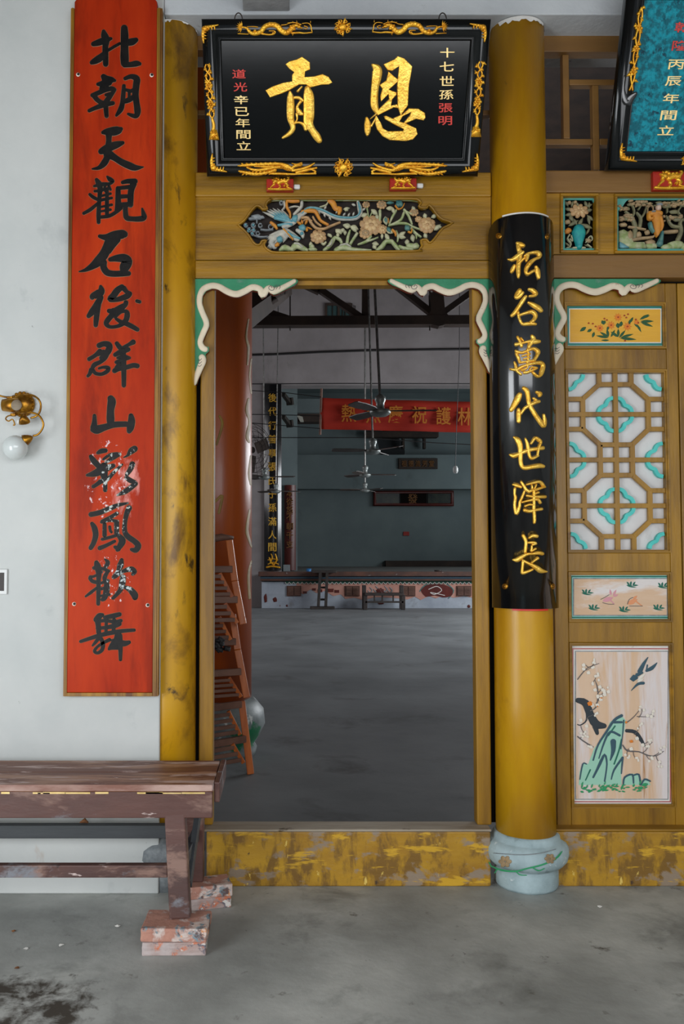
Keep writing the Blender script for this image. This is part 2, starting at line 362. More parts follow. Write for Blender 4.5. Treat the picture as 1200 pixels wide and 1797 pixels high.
M['turq'] = mat('turquoise paint', (84, 206, 196), (64, 188, 180), scale=14, rough=.5)
M['turq_pale'] = mat('pale turquoise border', (170, 222, 214), (132, 200, 192), scale=10, rough=.5)
M['teal_line'] = mat('deep green border line', (24, 112, 104), (40, 130, 120), scale=12, rough=.5)
M['white_paint'] = mat('white border paint', (232, 230, 224), (214, 210, 204), scale=12, rough=.55, spots=(((176, 160, 146), .68, 16, W1),))
M['rose_line'] = mat('rose border line', (172, 84, 84), (190, 116, 112), scale=12, rough=.6)
M['yellow_panel'] = mat('yellow painted panel', (228, 172, 44), (210, 150, 36), scale=5, st=HS, rough=.45, spots=(((232, 190, 96), .62, 6, HS, None, None, .1),))
M['cream_panel'] = mat('faded cream painted panel', (222, 192, 164), (206, 166, 128), scale=6, st=HS, rough=.6, spots=(((224, 216, 212), .50, 5, (.4, 1, 1.6), None, None, .12), ((150, 190, 160), .66, 5, HS, None, None, .1)))
M['picture_panel'] = mat('streaked painted panel', (222, 192, 164), (212, 170, 126), scale=3.4, st=(1.6, 1, .22), rough=.6, bump=.1,
    spots=(((224, 214, 212), .45, 5, (1.4, 1, .16), None, None, .14), ((176, 124, 66), .63, 8, (1.7, 1, .15), None, None, .08)))
for k, c in dict(ink=(44, 52, 58), ink_soft=(96, 92, 92), leafg=(34, 82, 44), flower_o=(222, 126, 34), dot_r=(160, 52, 22), pink=(214, 150, 160), peach=(226, 150, 104), mint=(156, 206, 182), grassg=(44, 150, 96), ink_blue=(52, 84, 98), whitep=(230, 222, 208), tealg=(20, 104, 84)).items():
    M[k] = mat('paint '+k.replace('_', ' '), c, rough=.6, bump=0)
for k, (c, c2) in dict(f_blue=((70, 136, 150), (118, 164, 170)), f_white=((196, 190, 174), (160, 160, 152)), f_orange=((206, 140, 40), (190, 120, 50)), f_peach=((188, 150, 104), (160, 126, 88)),
        f_cream=((210, 178, 128), (184, 150, 106)), f_green=((134, 152, 92), (184, 184, 150)), f_olive=((126, 122, 88), (100, 98, 74)), f_tan=((168, 142, 104), (140, 118, 88)), f_grey=((140, 146, 148), (112, 118, 122)),
        f_pale=((190, 186, 150), (160, 160, 130)), f_dteal=((40, 96, 100), (90, 130, 120)), vase=((20, 130, 140), (40, 160, 150)), skin=((206, 180, 160), (190, 160, 140))).items():
    M[k] = mat('carved '+k[2:] if k[:2] == 'f_' else 'carved '+k, c, c2, scale=40, rough=.55, bump=.1)
M['frieze_turq'] = mat('turquoise frieze border', (70, 168, 156), (90, 150, 140), scale=10, rough=.55)
M['banner'] = mat('red cotton banner', (190, 44, 20), (168, 36, 18), scale=3, st=(.3, 1, 1), rough=.8, bump=.3, bscale=6)
M['banner_gold'] = mat('gold banner print', (200, 120, 30), rough=.6, bump=0)
M['dark_red'] = mat('dark red board', (96, 30, 20), (76, 24, 18), scale=3, st=VS, rough=.35)
M['dim_gold'] = mat('dim gold lettering', (120, 76, 30), rough=.5, metal=.2, bump=0)
M['stage_face'] = mat('peeling pink stage face', (196, 146, 130), (180, 130, 116), scale=2, rough=.8, bump=.2)
M['stage_lower'] = mat('flaking white stage skirt', (172, 180, 190), (148, 156, 168), scale=2, rough=.85, bump=.3, spots=(((110, 74, 66), .70, 3.5, W1), ((126, 128, 132), .6, 2.2, W1, None, None, .15)))
M['stage_brown'] = mat('brown stage nosing', (96, 60, 46), (70, 46, 38), scale=4, rough=.6, spots=(((170, 160, 156), .68, 8, W1),))
M['stage_blue'] = mat('blue stage band', (60, 84, 100), rough=.7)
M['stage_green'] = mat('green scallop paint', (40, 84, 70), rough=.7)
M['stage_top'] = mat('dusty stage floor', (120, 118, 114), (96, 92, 88), scale=1, rough=.85)
M['fan_blade'] = mat('dusty fan blade', (90, 80, 74), (64, 58, 54), scale=6, rough=.5)
M['fan_body'] = mat('fan motor enamel', (150, 158, 156), (110, 112, 108), scale=12, rough=.35, metal=.3)
M['window_glass'] = mat('dim green window glass', (60, 84, 84), rough=.15, bump=0)
M['dark_wood'] = mat('dark stained stool wood', (58, 50, 46), (40, 34, 32), scale=6, rough=.55)
M['leaf_litter'] = mat('dry leaf', (140, 90, 50), (100, 64, 36), scale=30, rough=.8)
M['black_rubber'] = mat('black cable', (24, 22, 22), rough=.6, bump=0)
M['pic_dark'] = mat('dim landscape print', (30, 40, 42), (60, 66, 56), scale=4, rough=.3)
M['blue_plastic'] = mat('blue plastic', (40, 110, 170), rough=.4, bump=0)
# ================================================================ large structure
YW, YT, YF = 3.75, 3.83, 3.86          # left wall face, threshold face, lintel face
ZS = P(910, 27, 3.745).z               # underside of the porch beam
XL = XP(280, 1300, YW)
b = BM(); bx(b, -5, 5, -7, 3.93, -.12, 0); link('floor', b, M['concrete'], kind='structure')
b = BM(); bx(b, -8, 12, 3.931, 34, -.12, 0); link('floor', b, M['hall_floor'], kind='structure')
b = BM(); bx(b, -3.4, XL, YW, 3.99, 0, ZS+.62); link('wall_left', b, M['plaster'], kind='structure', bev=.006)
b = BM(); bx(b, XL+.002, 3.6, 3.74, 3.98, ZS+.001, ZS+.62)
link('trim_1', b, M['beam_white'], kind='structure', bev=.005)
xa, xb = XP(426, 12, 3.7), XP(508, 12, 3.7)
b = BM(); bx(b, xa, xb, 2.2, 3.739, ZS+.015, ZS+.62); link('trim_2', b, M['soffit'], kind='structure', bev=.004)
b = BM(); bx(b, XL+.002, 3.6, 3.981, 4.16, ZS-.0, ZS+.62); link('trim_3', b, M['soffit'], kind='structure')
b = BM(); bx(b, -3.5, 3.7, -1.2, 4.16, ZS+.62, ZS+.72); link('ceiling', b, M['porch_ceiling'], kind='structure')
b = BM(); bx(b, -3.5, -3.4, -1.2, 4.1, 0, ZS+.62); link('wall_added_left', b, M['plaster'], kind='structure')  # unseen side wall, added to limit the light reaching the porch
b = BM(); bx(b, 3.6, 3.7, -1.2, 4.16, 0, ZS+.62); link('wall_added_right', b, M['plaster'], kind='structure')  # opposite unseen wall, likewise added to limit the light
# ---- hall shell
HX0, HX1, HZ = -6.8, 9.0, 9.4
YP = 22.1                              # proscenium wall face
b = BM(); bx(b, HX0-.2, HX0, 4.16, 33, 0, HZ); link('wall_hall_left', b, M['hall_plaster'], kind='structure')
b = BM(); bx(b, HX1, HX1+.2, 4.16, 33, 0, HZ); link('wall_hall_right', b, M['hall_plaster'], kind='structure')
b = BM(); bx(b, HX0-.2, HX1+.2, 4.16, 33, HZ, HZ+.2); link('ceiling', b, M['timber_dark'], kind='structure')
b = BM(); bx(b, HX0, -3.41, 3.99, 4.16, 0, HZ); bx(b, 3.71, HX1, 3.99, 4.16, 0, HZ); bx(b, -3.41, 3.71, 4.0, 4.16, ZS+.725, HZ)
link('wall_hall_front', b, M['hall_plaster'], kind='structure')
b = BM(); YB = 31.0; bx(b, HX0, HX1, YB, YB+.2, 0, HZ); link('wall_back', b, M['stage_plaster'], kind='structure')
# proscenium: left pier + header, opening to the right
xj = XP(494, 850, YP); zh = ZP(676, YP)
b = BM(); bx(b, HX0, xj, YP, YP+.5, 0, zh); bx(b, HX0, HX1, YP, YP+.5, zh, HZ); bx(b, 6.6, HX1, YP, YP+.5, 0, zh)
link('wall_proscenium', b, M['hall_plaster'], kind='structure')
b = BM(); x2 = XP(521, 900, 25.5); bx(b, HX0, x2, YP+2.4, YP+2.9, 0, 7.2); bx(b, xj-.3, xj-.05, YP+.5, YP+2.4, 0, 7.2)
link('wall_wing', b, M['stage_plaster'], kind='structure')
# stage back wall beams
b = BM(); bx(b, HX0, HX1, YB-.55, YB, ZP(858, YB-.55), ZP(798, YB-.55)); link('trim_4', b, M['stage_plaster'], kind='structure')
b = BM(); bx(b, x2, HX1, 26.4, 26.8, ZP(724, 26.4), ZP(700, 26.4)); link('trim_5', b, M['stage_plaster'], kind='structure')
b = BM(); bx(b, HX0, HX1, YP+.5, 33, 7.2, 7.3); link('ceiling', b, M['stage_plaster'], kind='structure')
b = BM(); bx(b, XP(675, 985, YB), HX1, YB-.3, YB-.01, ZP(1006, 21.8), ZP(984, YB-.3)); link('baseboard_back', b, M['timber_dark'], kind='structure')
# high window
wn = thing('window_1', kind='structure', loc=(XP(593, 546, YP), YP, ZP(560, YP)))
x0, x1, z0, z1 = XP(570, 546, YP), XP(618, 546, YP), ZP(560, YP), ZP(533, YP)
b = BM(); t = .06
bx(b, x0, x1, YP-.05, YP+.01, z0, z0+t); bx(b, x0, x1, YP-.05, YP+.01, z1-t, z1)
for i in range(3): xx = x0+(x1-x0-t)*i/2; bx(b, xx, xx+t, YP-.05, YP+.01, z0+t, z1-t)
link('window_frame', b, M['timber_dark'], wn)
for i in range(2):
    b = BM(); bx(b, x0+t+(x1-x0-t)*i/2, x0+(x1-x0-t)*(i+1)/2, YP-.02, YP-.012, z0+t, z1-t); link('pane', b, M['window_glass'], wn)
    b = BM(); 
    for k in range(3): xx = x0+t+(x1-x0-t)*i/2+(k+1)*.13; bx(b, xx, xx+.02, YP-.04, YP-.022, z0+t, z1-t)
    link('window_bar', b, M['dark_steel'], wn)

# ---- stage
YS = 21.8; zst = ZP(1005, YS); xs0 = XP(459, 1030, YS)
st = thing('stage', 'raised concrete stage at the far end with flaking pink and white front', 'stage', (xs0, YS, 0))
b = BM(); bx(b, xs0, HX1-.01, YS+.02, YP+9, 0.001, zst-.02); link('platform', b, M['stage_top'], st)
zz = lambda py: ZP(py, YS)
b = BM(); bx(b, xs0, HX1-.01, YS, YS+.018, .002, zz(1044)); link('plinth_band', b, M['stage_lower'], st)
# ragged lower edge of the pink coat as thin relief
b = BM(); S = FS(YS-.001); random.seed(3)
pts = [(520, 1021)]; x = 520
low = [(520, 1036), (532, 1043), (545, 1034), (556, 1041), (570, 1037), (585, 1046), (598, 1043), (606, 1051), (622, 1049), (636, 1053), (660, 1048), (690, 1049), (715, 1052), (728, 1047), (738, 1053), (752, 1046), (765, 1050), (780, 1044), (795, 1049), (815, 1046), (835, 1050), (860, 1047), (900, 1050), (960, 1046), (1020, 1050)]
bx(b, xs0, HX1-.01, YS-.0, YS+.018, zz(1044)+.001, zz(1021)); link('upper_band', b, M['stage_lower'], st)
b = BM(); poly(b, S, [(520, 1022), (1020, 1022)]+low[::-1], .006, 0); link('pink_render', b, M['stage_face'], st)
for n_, y0, y1, pr, m in (('nosing', 1003, 1011, .16, 'stage_brown'), ('blue_band', 1011.3, 1015.5, .09, 'stage_blue'), ('lower_nosing', 1015.8, 1019, .12, 'stage_brown')):
    b = BM(); bx(b, xs0-.08 if n_ == 'nosing' else xs0-.03, HX1-.02, YS-pr, YS+.02, zz(y1), zz(y0)); link(n_, b, M[m], st, bev=.01)
b = BM()
for k in range(66):
    xx = 500+k*7.5; poly(b, FS(YS-.03), [(xx, 1019.2), (xx+7.5, 1019.2), (xx+7.2, 1021.5), (xx+5.5, 1023.6), (xx+3.75, 1024.2), (xx+2, 1023.6), (xx+.3, 1021.5)], .02, -.02)
link('scallop', b, M['stage_green'], st, kind='stuff')
b = BM()
for k in range(66):
    xx = 500+k*7.5; stroke(b, FS(YS-.03), [(xx+.2, 1021.6, .9), (xx+2, 1024.2, .9), (xx+3.75, 1024.8, .9), (xx+5.5, 1024.2, .9), (xx+7.3, 1021.6, .9)], .006, .001, n=1)
link('scallop_edge', b, M['white_paint'], st, kind='stuff')
for vx in (503, 605.5, 703, 801, 899, 997):
    b = BM(); S = FS(YS-.006); poly(b, S, [(vx, 1028), (vx+25.5, 1028), (vx+25.5, 1046), (vx, 1046)], .03)
    fr = link('vent', b, M['stage_brown'], st)
    b = BM()
    for q in (0, 1):
        for k in range(6): poly(b, FS(YS-.036), [(vx+2+q*11.6, 1030+k*2.45), (vx+11.8+q*11.6, 1030+k*2.45), (vx+11.8+q*11.6, 1031.3+k*2.45), (vx+2+q*11.6, 1031.3+k*2.45)], .02)
    link('louvre', b, M['chair_slat'], fr, kind='stuff')
S = FS(YS-.008)
k5 = crop(430, 840, .35)
def Kx(T, pts): return [(T(x, y)+(w_*T.__defaults__[0] if T.__defaults__ else w_,)) for x, y, w_ in pts]
b = BM(); poly(b, S, [k5(*q) for q in ((880, 560), (905, 535), (950, 528), (990, 530), (1030, 545), (1042, 568), (1030, 590), (990, 595), (950, 585), (905, 592))], .006, smooth=2); m1 = link('cloud_mural', b, M['dark_red'], st)
b = BM(); stroke(b, S, [k5(920, 555)+(1.2,), k5(960, 540)+(1.2,), k5(985, 560)+(1.2,), k5(950, 580)+(1.2,), k5(930, 570)+(1,), k5(1000, 585)+(1,)], .003, .006); link('mural_line', b, M['white_paint'], m1)
b = BM(); stroke(b, S, [k5(875, 565)+(2,), k5(900, 535)+(2,), k5(950, 522)+(2,), k5(1000, 524)+(2,), k5(1045, 560)+(2,), k5(1020, 600)+(1.5,)], .003, .001); link('mural_rim', b, M['f_dteal'], m1)
b = BM()
for (x, y) in ((625, 560), (655, 555), (700, 555), (725, 560)): stroke(b, S, [k5(x, y-15)+(1.5,), k5(x+12, y)+(2,), k5(x, y+12)+(2,), k5(x-10, y)+(1.2,)], .004, .006)
link('scroll_mural', b, M['f_grey'], st)
b = BM(); peony(b, S, *k5(677, 565), 8, .006, 0, 0, .7); link('flower_mural', b, M['dark_red'], st)
b = BM()
for (x, y, r) in ((300, 570, 4), (345, 555, 4), (375, 562, 5), (430, 560, 6), (460, 565, 5)): dome(b, S, ell(*k5(x, y), r, r*.6, 0, 8, .2), .005, .005)
link('faded_flower_mural', b, M['dark_red'], st)
b = BM(); 
for (x, y, a_, b_) in ((150, 607, 4, 4.5), (103, 600, 3, 8), (1122, 640, 3, 3), (680, 622, 6, 3.4), (210, 637, 2, 2)): dome(b, S, ell(*k5(x, y), a_, b_, 0, 9, .1), .01, -.004)
link('patch', b, M['dark_red'], st)

# ================================================================ the painted timber screen
def rect_px(x0, y0, x1, y1): return [(x0, y0), (x1, y0), (x1, y1), (x0, y1)]
def bxp(b, x0, y0, x1, y1, Y, dep, prow=None):
    """box whose front face covers photo rectangle at depth Y"""
    yr = prow if prow else (y0+y1)/2
    return bx(b, XP(x0, yr, Y), XP(x1, yr, Y), Y, Y+dep, ZP(y1, Y), ZP(y0, Y))
# threshold
zt = ZP(1455, YT)
th = thing('door_threshold', 'high worn ochre plank threshold across the open doorway', 'threshold', (XP(610, 1555, YT), YT, 0))
b = BM(); bx(b, XP(362, 1505, YT), XP(861, 1505, YT), YT, YT+.10, 0, zt-.012); link('plank', b, M['ochre_worn'], th, bev=.006)
b = BM(); bx(b, XP(358, 1455, YT), XP(862, 1455, YT), YT-.004, YT+.11, zt-.011, zt); link('capping', b, M['worn_wood'], th, bev=.004)
# right threshold below the panelled leaf
th2 = thing('sill_plank', 'ochre sill plank below the lattice door right of the column', 'threshold', (1.4, YT, 0))
b = BM(); bx(b, XP(966, 1505, YT), 2.3, YT, YT+.10, 0, zt-.012); link('plank', b, M['ochre_worn'], th2, bev=.006)
b = BM(); bx(b, XP(966, 1455, YT), 2.3, YT-.004, YT+.11, zt-.011, zt); link('capping', b, M['ochre'], th2, bev=.004)
# door frame
df = thing('door_frame', 'ochre timber frame around the open middle doorway', 'door frame', (XP(605, 1450, YF), YF, zt))
YJ = 3.885; zl = ZP(489, YJ)
b = BM(); bx(b, XP(350, 1000, YJ), XP(375, 1000, YJ), YJ, YJ+.07, zt, zl); link('jamb', b, M['ochre_v'], df, bev=.006)
b = BM(); bx(b, XP(833, 1000, YJ), XP(858, 1000, YJ), YJ, YJ+.07, zt, zl); link('jamb', b, M['ochre_v'], df, bev=.006)
b = BM(); bx(b, XP(375.5, 500, YJ), XP(832.5, 500, YJ), YJ+.004, YJ+.066, ZP(500, YJ), zl-.001); link('head', b, M['ochre_v'], df, bev=.004)
b = BM(); bx(b, XP(340, 900, YJ), XP(349.6, 1000, YJ), YJ+.04, YJ+.06, zt-.0, zl); bx(b, XP(858.4, 1000, YJ), XP(872, 1000, YJ), YJ+.04, YJ+.06, zt-.0, zl); link('gap_shade_strip', b, M['black_hole'], df)  # black strips painted in for the shade of the gaps beside the jambs
# lintel board with carved opening
c4 = crop(400, 335, .175); c5 = crop(600, 335, .175)
hole = [c4(*q) for q in ((100, 345), (160, 300), (205, 240), (250, 180), (290, 150), (330, 165), (345, 185), (395, 180), (378, 150), (395, 110), (440, 85), (520, 78))]+[c5(*q) for q in ((400, 78), (700, 80), (765, 92), (792, 125), (770, 155), (800, 172), (850, 170), (870, 145), (910, 180), (950, 240), (1010, 290), (1110, 325), (1010, 375), (950, 450), (900, 510), (870, 520), (845, 490), (790, 500), (802, 550), (770, 592), (700, 607))]+[c4(*q) for q in ((700, 620), (480, 620), (420, 605), (375, 570), (362, 530), (385, 500), (340, 505), (325, 535), (295, 545), (255, 520), (210, 450), (160, 395))]
lt = thing('carved_lintel', 'ochre lintel over the doorway with a pierced phoenix and peony carving', 'lintel', (XP(600, 488, YF), YF, ZP(488, YF)))
S = FS(YF)
b = BM(); poly(b, S, rect_px(343, 345, 861, 456), .03, -.03, holes=[hole]); link('carved_board', b, M['ochre'], lt)
b = BM(); bxp(b, 342, 456.5, 862, 488, YF-.012, .10); link('lower_rail', b, M['ochre'], lt, bev=.005)
b = BM(); bxp(b, 342, 302, 862, 344.5, YF-.012, .10); link('upper_rail', b, M['ochre'], lt, bev=.006)
b = BM(); stroke(b, S, [q+(4.2,) for q in hole], .010, 0, n=2, closed=True); link('opening_rim', b, M['ochre'], lt, smooth=True)
b = BM(); poly(b, FS(YF+.055), rect_px(385, 345.5, 810, 455.5), .008); link('backing', b, M['carve_back'], lt)
# transom lattice behind the main plaque and at right
for nm, lab, x0, x1, bars in (('transom_lattice', 'ochre lattice transom mostly hidden behind the black gilt plaque', 340, 862, ((342, 60, 862, 92), (342, 193, 862, 202), (430, 92, 440, 193), (770, 92, 780, 193), (520, 202, 530, 301), (690, 202, 700, 301))),
                              ('transom_lattice', 'brown open lattice transom between the right column and the teal plaque', 948, 1300, ((948, 52, 1420, 95), (988.5, 95.5, 999.5, 243), (1000, 139, 1420, 149), (1040, 149.5, 1051, 298), (948, 243.5, 1039.5, 254), (1160, 149.5, 1171, 298), (1051.5, 243, 1300, 254), (1230, 95.5, 1241, 138.5)))):
    t_ = thing(nm, lab, 'lattice', (XP((x0+x1)/2, 300, 3.92), 3.92, ZP(301, 3.92)))
    for i, q in enumerate(bars):
        b = BM(); bx(b, XP(q[0], 200, 3.92), XP(q[2], 200, 3.92), 3.92-(.02 if i == 0 else 0), 3.96, ZP(q[3], 3.92), ZP(q[1], 3.92)); link('rail' if i == 0 else 'bar', b, M['ochre_dark' if x0 > 900 or i else 'ochre_dark'], t_, bev=.003)
# right bay frieze
fz = thing('frieze_board', 'ochre frieze with small carved panels under the teal plaque', 'frieze', (1.75, YF, ZP(488, YF)))
xr = 2.4
def rbx(b, y0, y1, Y, dep): bx(b, XP(948, 400, Y), xr, Y, Y+dep, ZP(y1, Y), ZP(y0, Y))
b = BM(); rbx(b, 298.5, 337.5, YF-.014, .1); link('upper_rail', b, M['ochre_dark'], fz, bev=.006)
b = BM(); rbx(b, 446.5, 487, YF-.012, .1); link('lower_rail', b, M['ochre_dark'], fz, bev=.006)
h1 = rect_px(987, 345.5, 1044, 440); h2 = rect_px(1082, 346, 1330, 441)
b = BM(); poly(b, S, rect_px(950, 338, 1400, 446), .03, -.03, holes=[h1, h2]); link('panel_board', b, M['ochre'], fz)
for h in (h1, h2):
    b = BM(); (xa, ya), _, (xb, yb), _ = h
    for q in ((xa-5, ya-5, xb+5, ya), (xa-5, yb, xb+5, yb+5), (xa-5, ya, xa, yb), (xb, ya, xb+5, yb)): poly(b, S, rect_px(*q), .012, 0, bevel=1)
    link('moulding', b, M['ochre'], fz)
b = BM(); poly(b, FS(YF+.055), rect_px(960, 341, 1380, 444), .008); link('backing', b, M['black_hole'], fz)
# columns
def column(name, lab, cx, cy, r, top, m, wob=0):
    t_ = thing(name, lab, 'column', (cx, cy, 0)); b = BM()
    lathe(b, [(r*1.02, .21), (r*1.012, .8), (r, 1.6), (r*.985, 2.4), (r*.97, top)], cx, cy, 48); link('shaft', b, m, t_, smooth=False)
    for p in t_.children[0].data.polygons: p.use_smooth = len(p.vertices) == 4
    return t_
CXR, CYR = XP(917, 1000, 3.87), 3.87
colr = column('timber_column', 'round ochre column right of the doorway on a carved stone base', CXR, CYR, .128, ZS-.002, M['ochre_col_r'])
CXL = XP(299, 900, 3.89)
coll = column('timber_column', 'blotchy round ochre column left of the doorway against the wall', CXL, 3.885, .118, ZS-.002, M['ochre_col'])
# peeled plaster caps
for cxx, cyy, rr, par in ((CXR, CYR, .1245, colr), (CXL, 3.885, .115, coll)):
    b = BM(); n = 40; random.seed(int(cxx*100)); lo = []; hi = []
    for k in range(n+1):
        a = math.pi+math.pi*k/n; d = .010+.016*random.random() if par is colr and 8 < k < 33 else (.004+.01*random.random() if k % 9 < 3 else .001)
        lo.append(b.verts.new((cxx+(rr+.0022)*math.cos(a), cyy+(rr+.0022)*math.sin(a), ZS-.003-d))); hi.append(b.verts.new((cxx+(rr+.0022)*math.cos(a), cyy+(rr+.0022)*math.sin(a), ZS-.002)))
    for k in range(n): b.faces.new((lo[k], lo[k+1], hi[k+1], hi[k]))
    link('peeled_rim', b, M['white_paint'], par)
# stone base of the right column
zb = lambda py: P(920, py, CYR-.15).z
sb = BM(); prof = [(.132, 0), (.137, .012), (.137, .070), (.130, .082), (.137, .091), (.160, .102), (.177, .122), (.182, .146), (.181, .172), (.170, .192), (.154, .202), (.147, .206), (.144, .224), (.136, .233), (.131, .234)]
lathe(sb, prof, CXR, CYR, 56); base = link('stone_base', sb, M['stone'], colr, smooth=True)
S = CylS(CXR, CYR, .1835)
kb = crop(840, 1450, 1.0)
b = BM()
for q in ([(862, 1520, 2), (880, 1527, 3.4), (905, 1529, 3), (925, 1524, 2.6), (950, 1518, 3), (975, 1508, 2)], [(905, 1529, 2), (912, 1535, 2), (924, 1536, 1.5)], [(935, 1523, 2), (945, 1528, 2), (955, 1524, 1.5)], [(862, 1521, 2), (858, 1513, 2)], [(972, 1509, 2), (980, 1502, 3), (986, 1494, 1.5)], [(872, 1526, 2), (868, 1532, 1.6)]): stroke(b, S, q, .002, 0)
link('painted_vine', b, M['grassg'], base)
b = BM()
for x, y, r in ((886, 1512, 13), (965, 1507, 11)):
    for k in range(6): a = k*math.pi/3; dome(b, S, ell(x+math.cos(a)*r*.5, y+math.sin(a)*r*.45, r*.42, r*.32, a, 8), .003, 0)
link('painted_flower', b, M['f_tan'], base)
b = BM(); stroke(b, S, [(866, 1497, 1.2), (890, 1499, 1.2), (920, 1500, 1.2), (950, 1497, 1.2), (975, 1490, 1.2)], .002, 0); link('painted_line', b, M['f_grey'], base)
# left base
b = BM(); lathe(b, [(.125, 0), (.128, .075), (.12, .095), (.15, .112), (.165, .14), (.162, .18), (.145, .205), (.13, .212), (.121, .232)], CXL, 3.885, 40); link('stone_base', b, M['f_grey'], coll, smooth=True)

# cusped brackets
bo = [(60, 58), (1085, 58), (1106, 75), (1098, 98), (1060, 128), (980, 165), (905, 205), (862, 218), (825, 200), (808, 182), (785, 225), (742, 250), (722, 225), (700, 182), (650, 172), (585, 205), (505, 240), (440, 236), (375, 205), (315, 165), (245, 155), (185, 180), (150, 230), (145, 305), (175, 390), (212, 470), (216, 530), (182, 610), (150, 685), (165, 728), (212, 742), (212, 782), (178, 815), (186, 870), (150, 955), (108, 1050), (92, 1108), (52, 1140), (40, 1125), (48, 700)]
rimA = [(1070, 78, 34), (1000, 118, 40), (920, 160, 46), (860, 178, 56), (815, 150, 50), (780, 180, 50), (748, 210, 60), (722, 160, 50), (650, 140, 50), (575, 178, 52), (500, 208, 54), (440, 202, 52), (375, 172, 52), (310, 135, 50), (235, 126, 50), (160, 158, 50), (122, 225, 46), (118, 310, 46), (148, 400, 46), (180, 475, 46), (184, 530, 46), (150, 610, 46), (124, 690, 44), (145, 745, 50), (180, 765, 44)]
rimB = [(140, 840, 52), (150, 880, 56), (122, 950, 52), (85, 1040, 46), (62, 1110, 36)]
def bracket(lab, ox, oy, sx, sy, Yb=3.874, par=None):
    T = lambda x, y: (ox+(x-60)*sx, oy+(y-58)*sy)
    S = FS(Yb-.02); t_ = thing('cusped_bracket', lab, 'bracket', tuple(P(*T(60, 58), Yb)), group='green cusped brackets under the lintels')
    b = BM(); poly(b, S, [T(*q) for q in bo], .024, -.024, mi=0, mside=1); link('board', b, [M['green'], M['rust_rim']], t_)
    b = BM(); asx = abs(sx)*1.25
    for r_ in (rimA, rimB): stroke(b, S, [T(x, y)+(w_*asx,) for x, y, w_ in r_], .006, 0)
    link('rim', b, M['cream'], t_, smooth=True)
    b = BM(); stroke(b, S, [T(842, 150)+(1.1,), T(830, 130)+(1.1,), T(810, 150)+(1.1,), T(830, 175)+(1.2,), T(862, 170)+(1.2,), T(868, 130)+(1.2,)], .002, .005)
    for q in (885, 915): stroke(b, S, [T(q, 122)+(1,), T(q+12, 142)+(1,), T(q, 165)+(1,)], .002, .005)
    for q in (870, 900, 930): stroke(b, S, [T(105, q)+(1,), T(120, q+8)+(1,), T(140, q-10)+(1,)], .002, .005)
    link('scroll_line', b, M['ink_soft'], t_)
    return t_
bracket('green bracket with cream rim at the top left corner of the doorway', 340, 489.5, .175, .175)
bracket('green bracket with cream rim between doorway and black couplet board', 862, 489.5, -.174, .155)
bracket('green bracket with cream rim over the lattice door', 966, 489.5, .185, .150)

# ================================================================ panelled lattice door
YD = 3.89
dr = thing('door_1', kind='structure', loc=(XP(1085, 1455, YD), YD, zt))
tag(dr, 'ochre door leaf with octagon lattice and painted panels')
rl = XP(972, 1000, YD); rr0 = XP(1006, 1180, YD) if 0 else None
def dbox(b, x0, y0, x1, y1, Y=YD, dep=.045): bx(b, XP(x0, 1000, Y), XP(x1, 1000, Y), Y, Y+dep, ZP(y1, Y), ZP(y0, Y))
# stile positions measured at row 1000
XSL0, XSL1, XSR0, XSR1 = 972, 996.5, 1177, 1197
b = BM(); dbox(b, XSL0, 497, XSL1, 1455); link('stile', b, M['ochre_v'], dr, bev=.004)
b = BM(); dbox(b, XSR0, 497, XSR1, 1455); link('stile', b, M['ochre_v'], dr, bev=.004)
for y0, y1 in ((497, 531), (612, 648.5), (970, 1004), (1091.5, 1128), (1417, 1455)):
    b = BM(); dbox(b, XSL1+.1, y0, XSR0-.1, y1, YD+.001, .043); link('rail', b, M['ochre_v'], dr, bev=.004)
opn = [(531, 612), (648.5, 970), (1004, 1091.5), (1128, 1417)]
XA, XB = XP(XSL1, 1000, YD), XP(XSR0, 1000, YD)
for y0, y1 in opn:      # stepped moulding around each opening
    b = BM(); za, zb_ = ZP(y0, YD), ZP(y1, YD)
    for s_, pr in ((.000, .006), (.007, .0)):
        w_ = .007; X0, X1, Z0, Z1 = XA+s_, XB-s_, zb_+s_, za-s_
        for q in ((X0, X1, Z1-w_, Z1), (X0, X1, Z0, Z0+w_), (X0, X0+w_, Z0+w_, Z1-w_), (X1-w_, X1, Z0+w_, Z1-w_)): bx(b, q[0], q[1], YD-pr, YD+.03, q[2], q[3])
    link('moulding', b, M['ochre'], dr)
# next leaf, edge only
nl = thing('door_2', kind='structure', loc=(XP(1240, 1455, YD), YD, zt)); tag(nl, 'edge of the next ochre door leaf at the right border')
b = BM(); dbox(b, 1198.5, 497, 1222, 1455); link('stile', b, M['ochre_v'], nl, bev=.004)
b = BM(); dbox(b, 1222.5, 497, 1420, 1455, YD+.01, .03); link('panel', b, M['ochre_v'], nl)
b = BM(); bx(b, XP(966, 492, YD), 2.3, YD+.02, YD+.06, ZP(496, YD), ZP(487.5, YF)-.001); link('head_gap_shade', b, M['black_hole'], kind='structure')  # black strip standing in for the shade in the gap above the doors

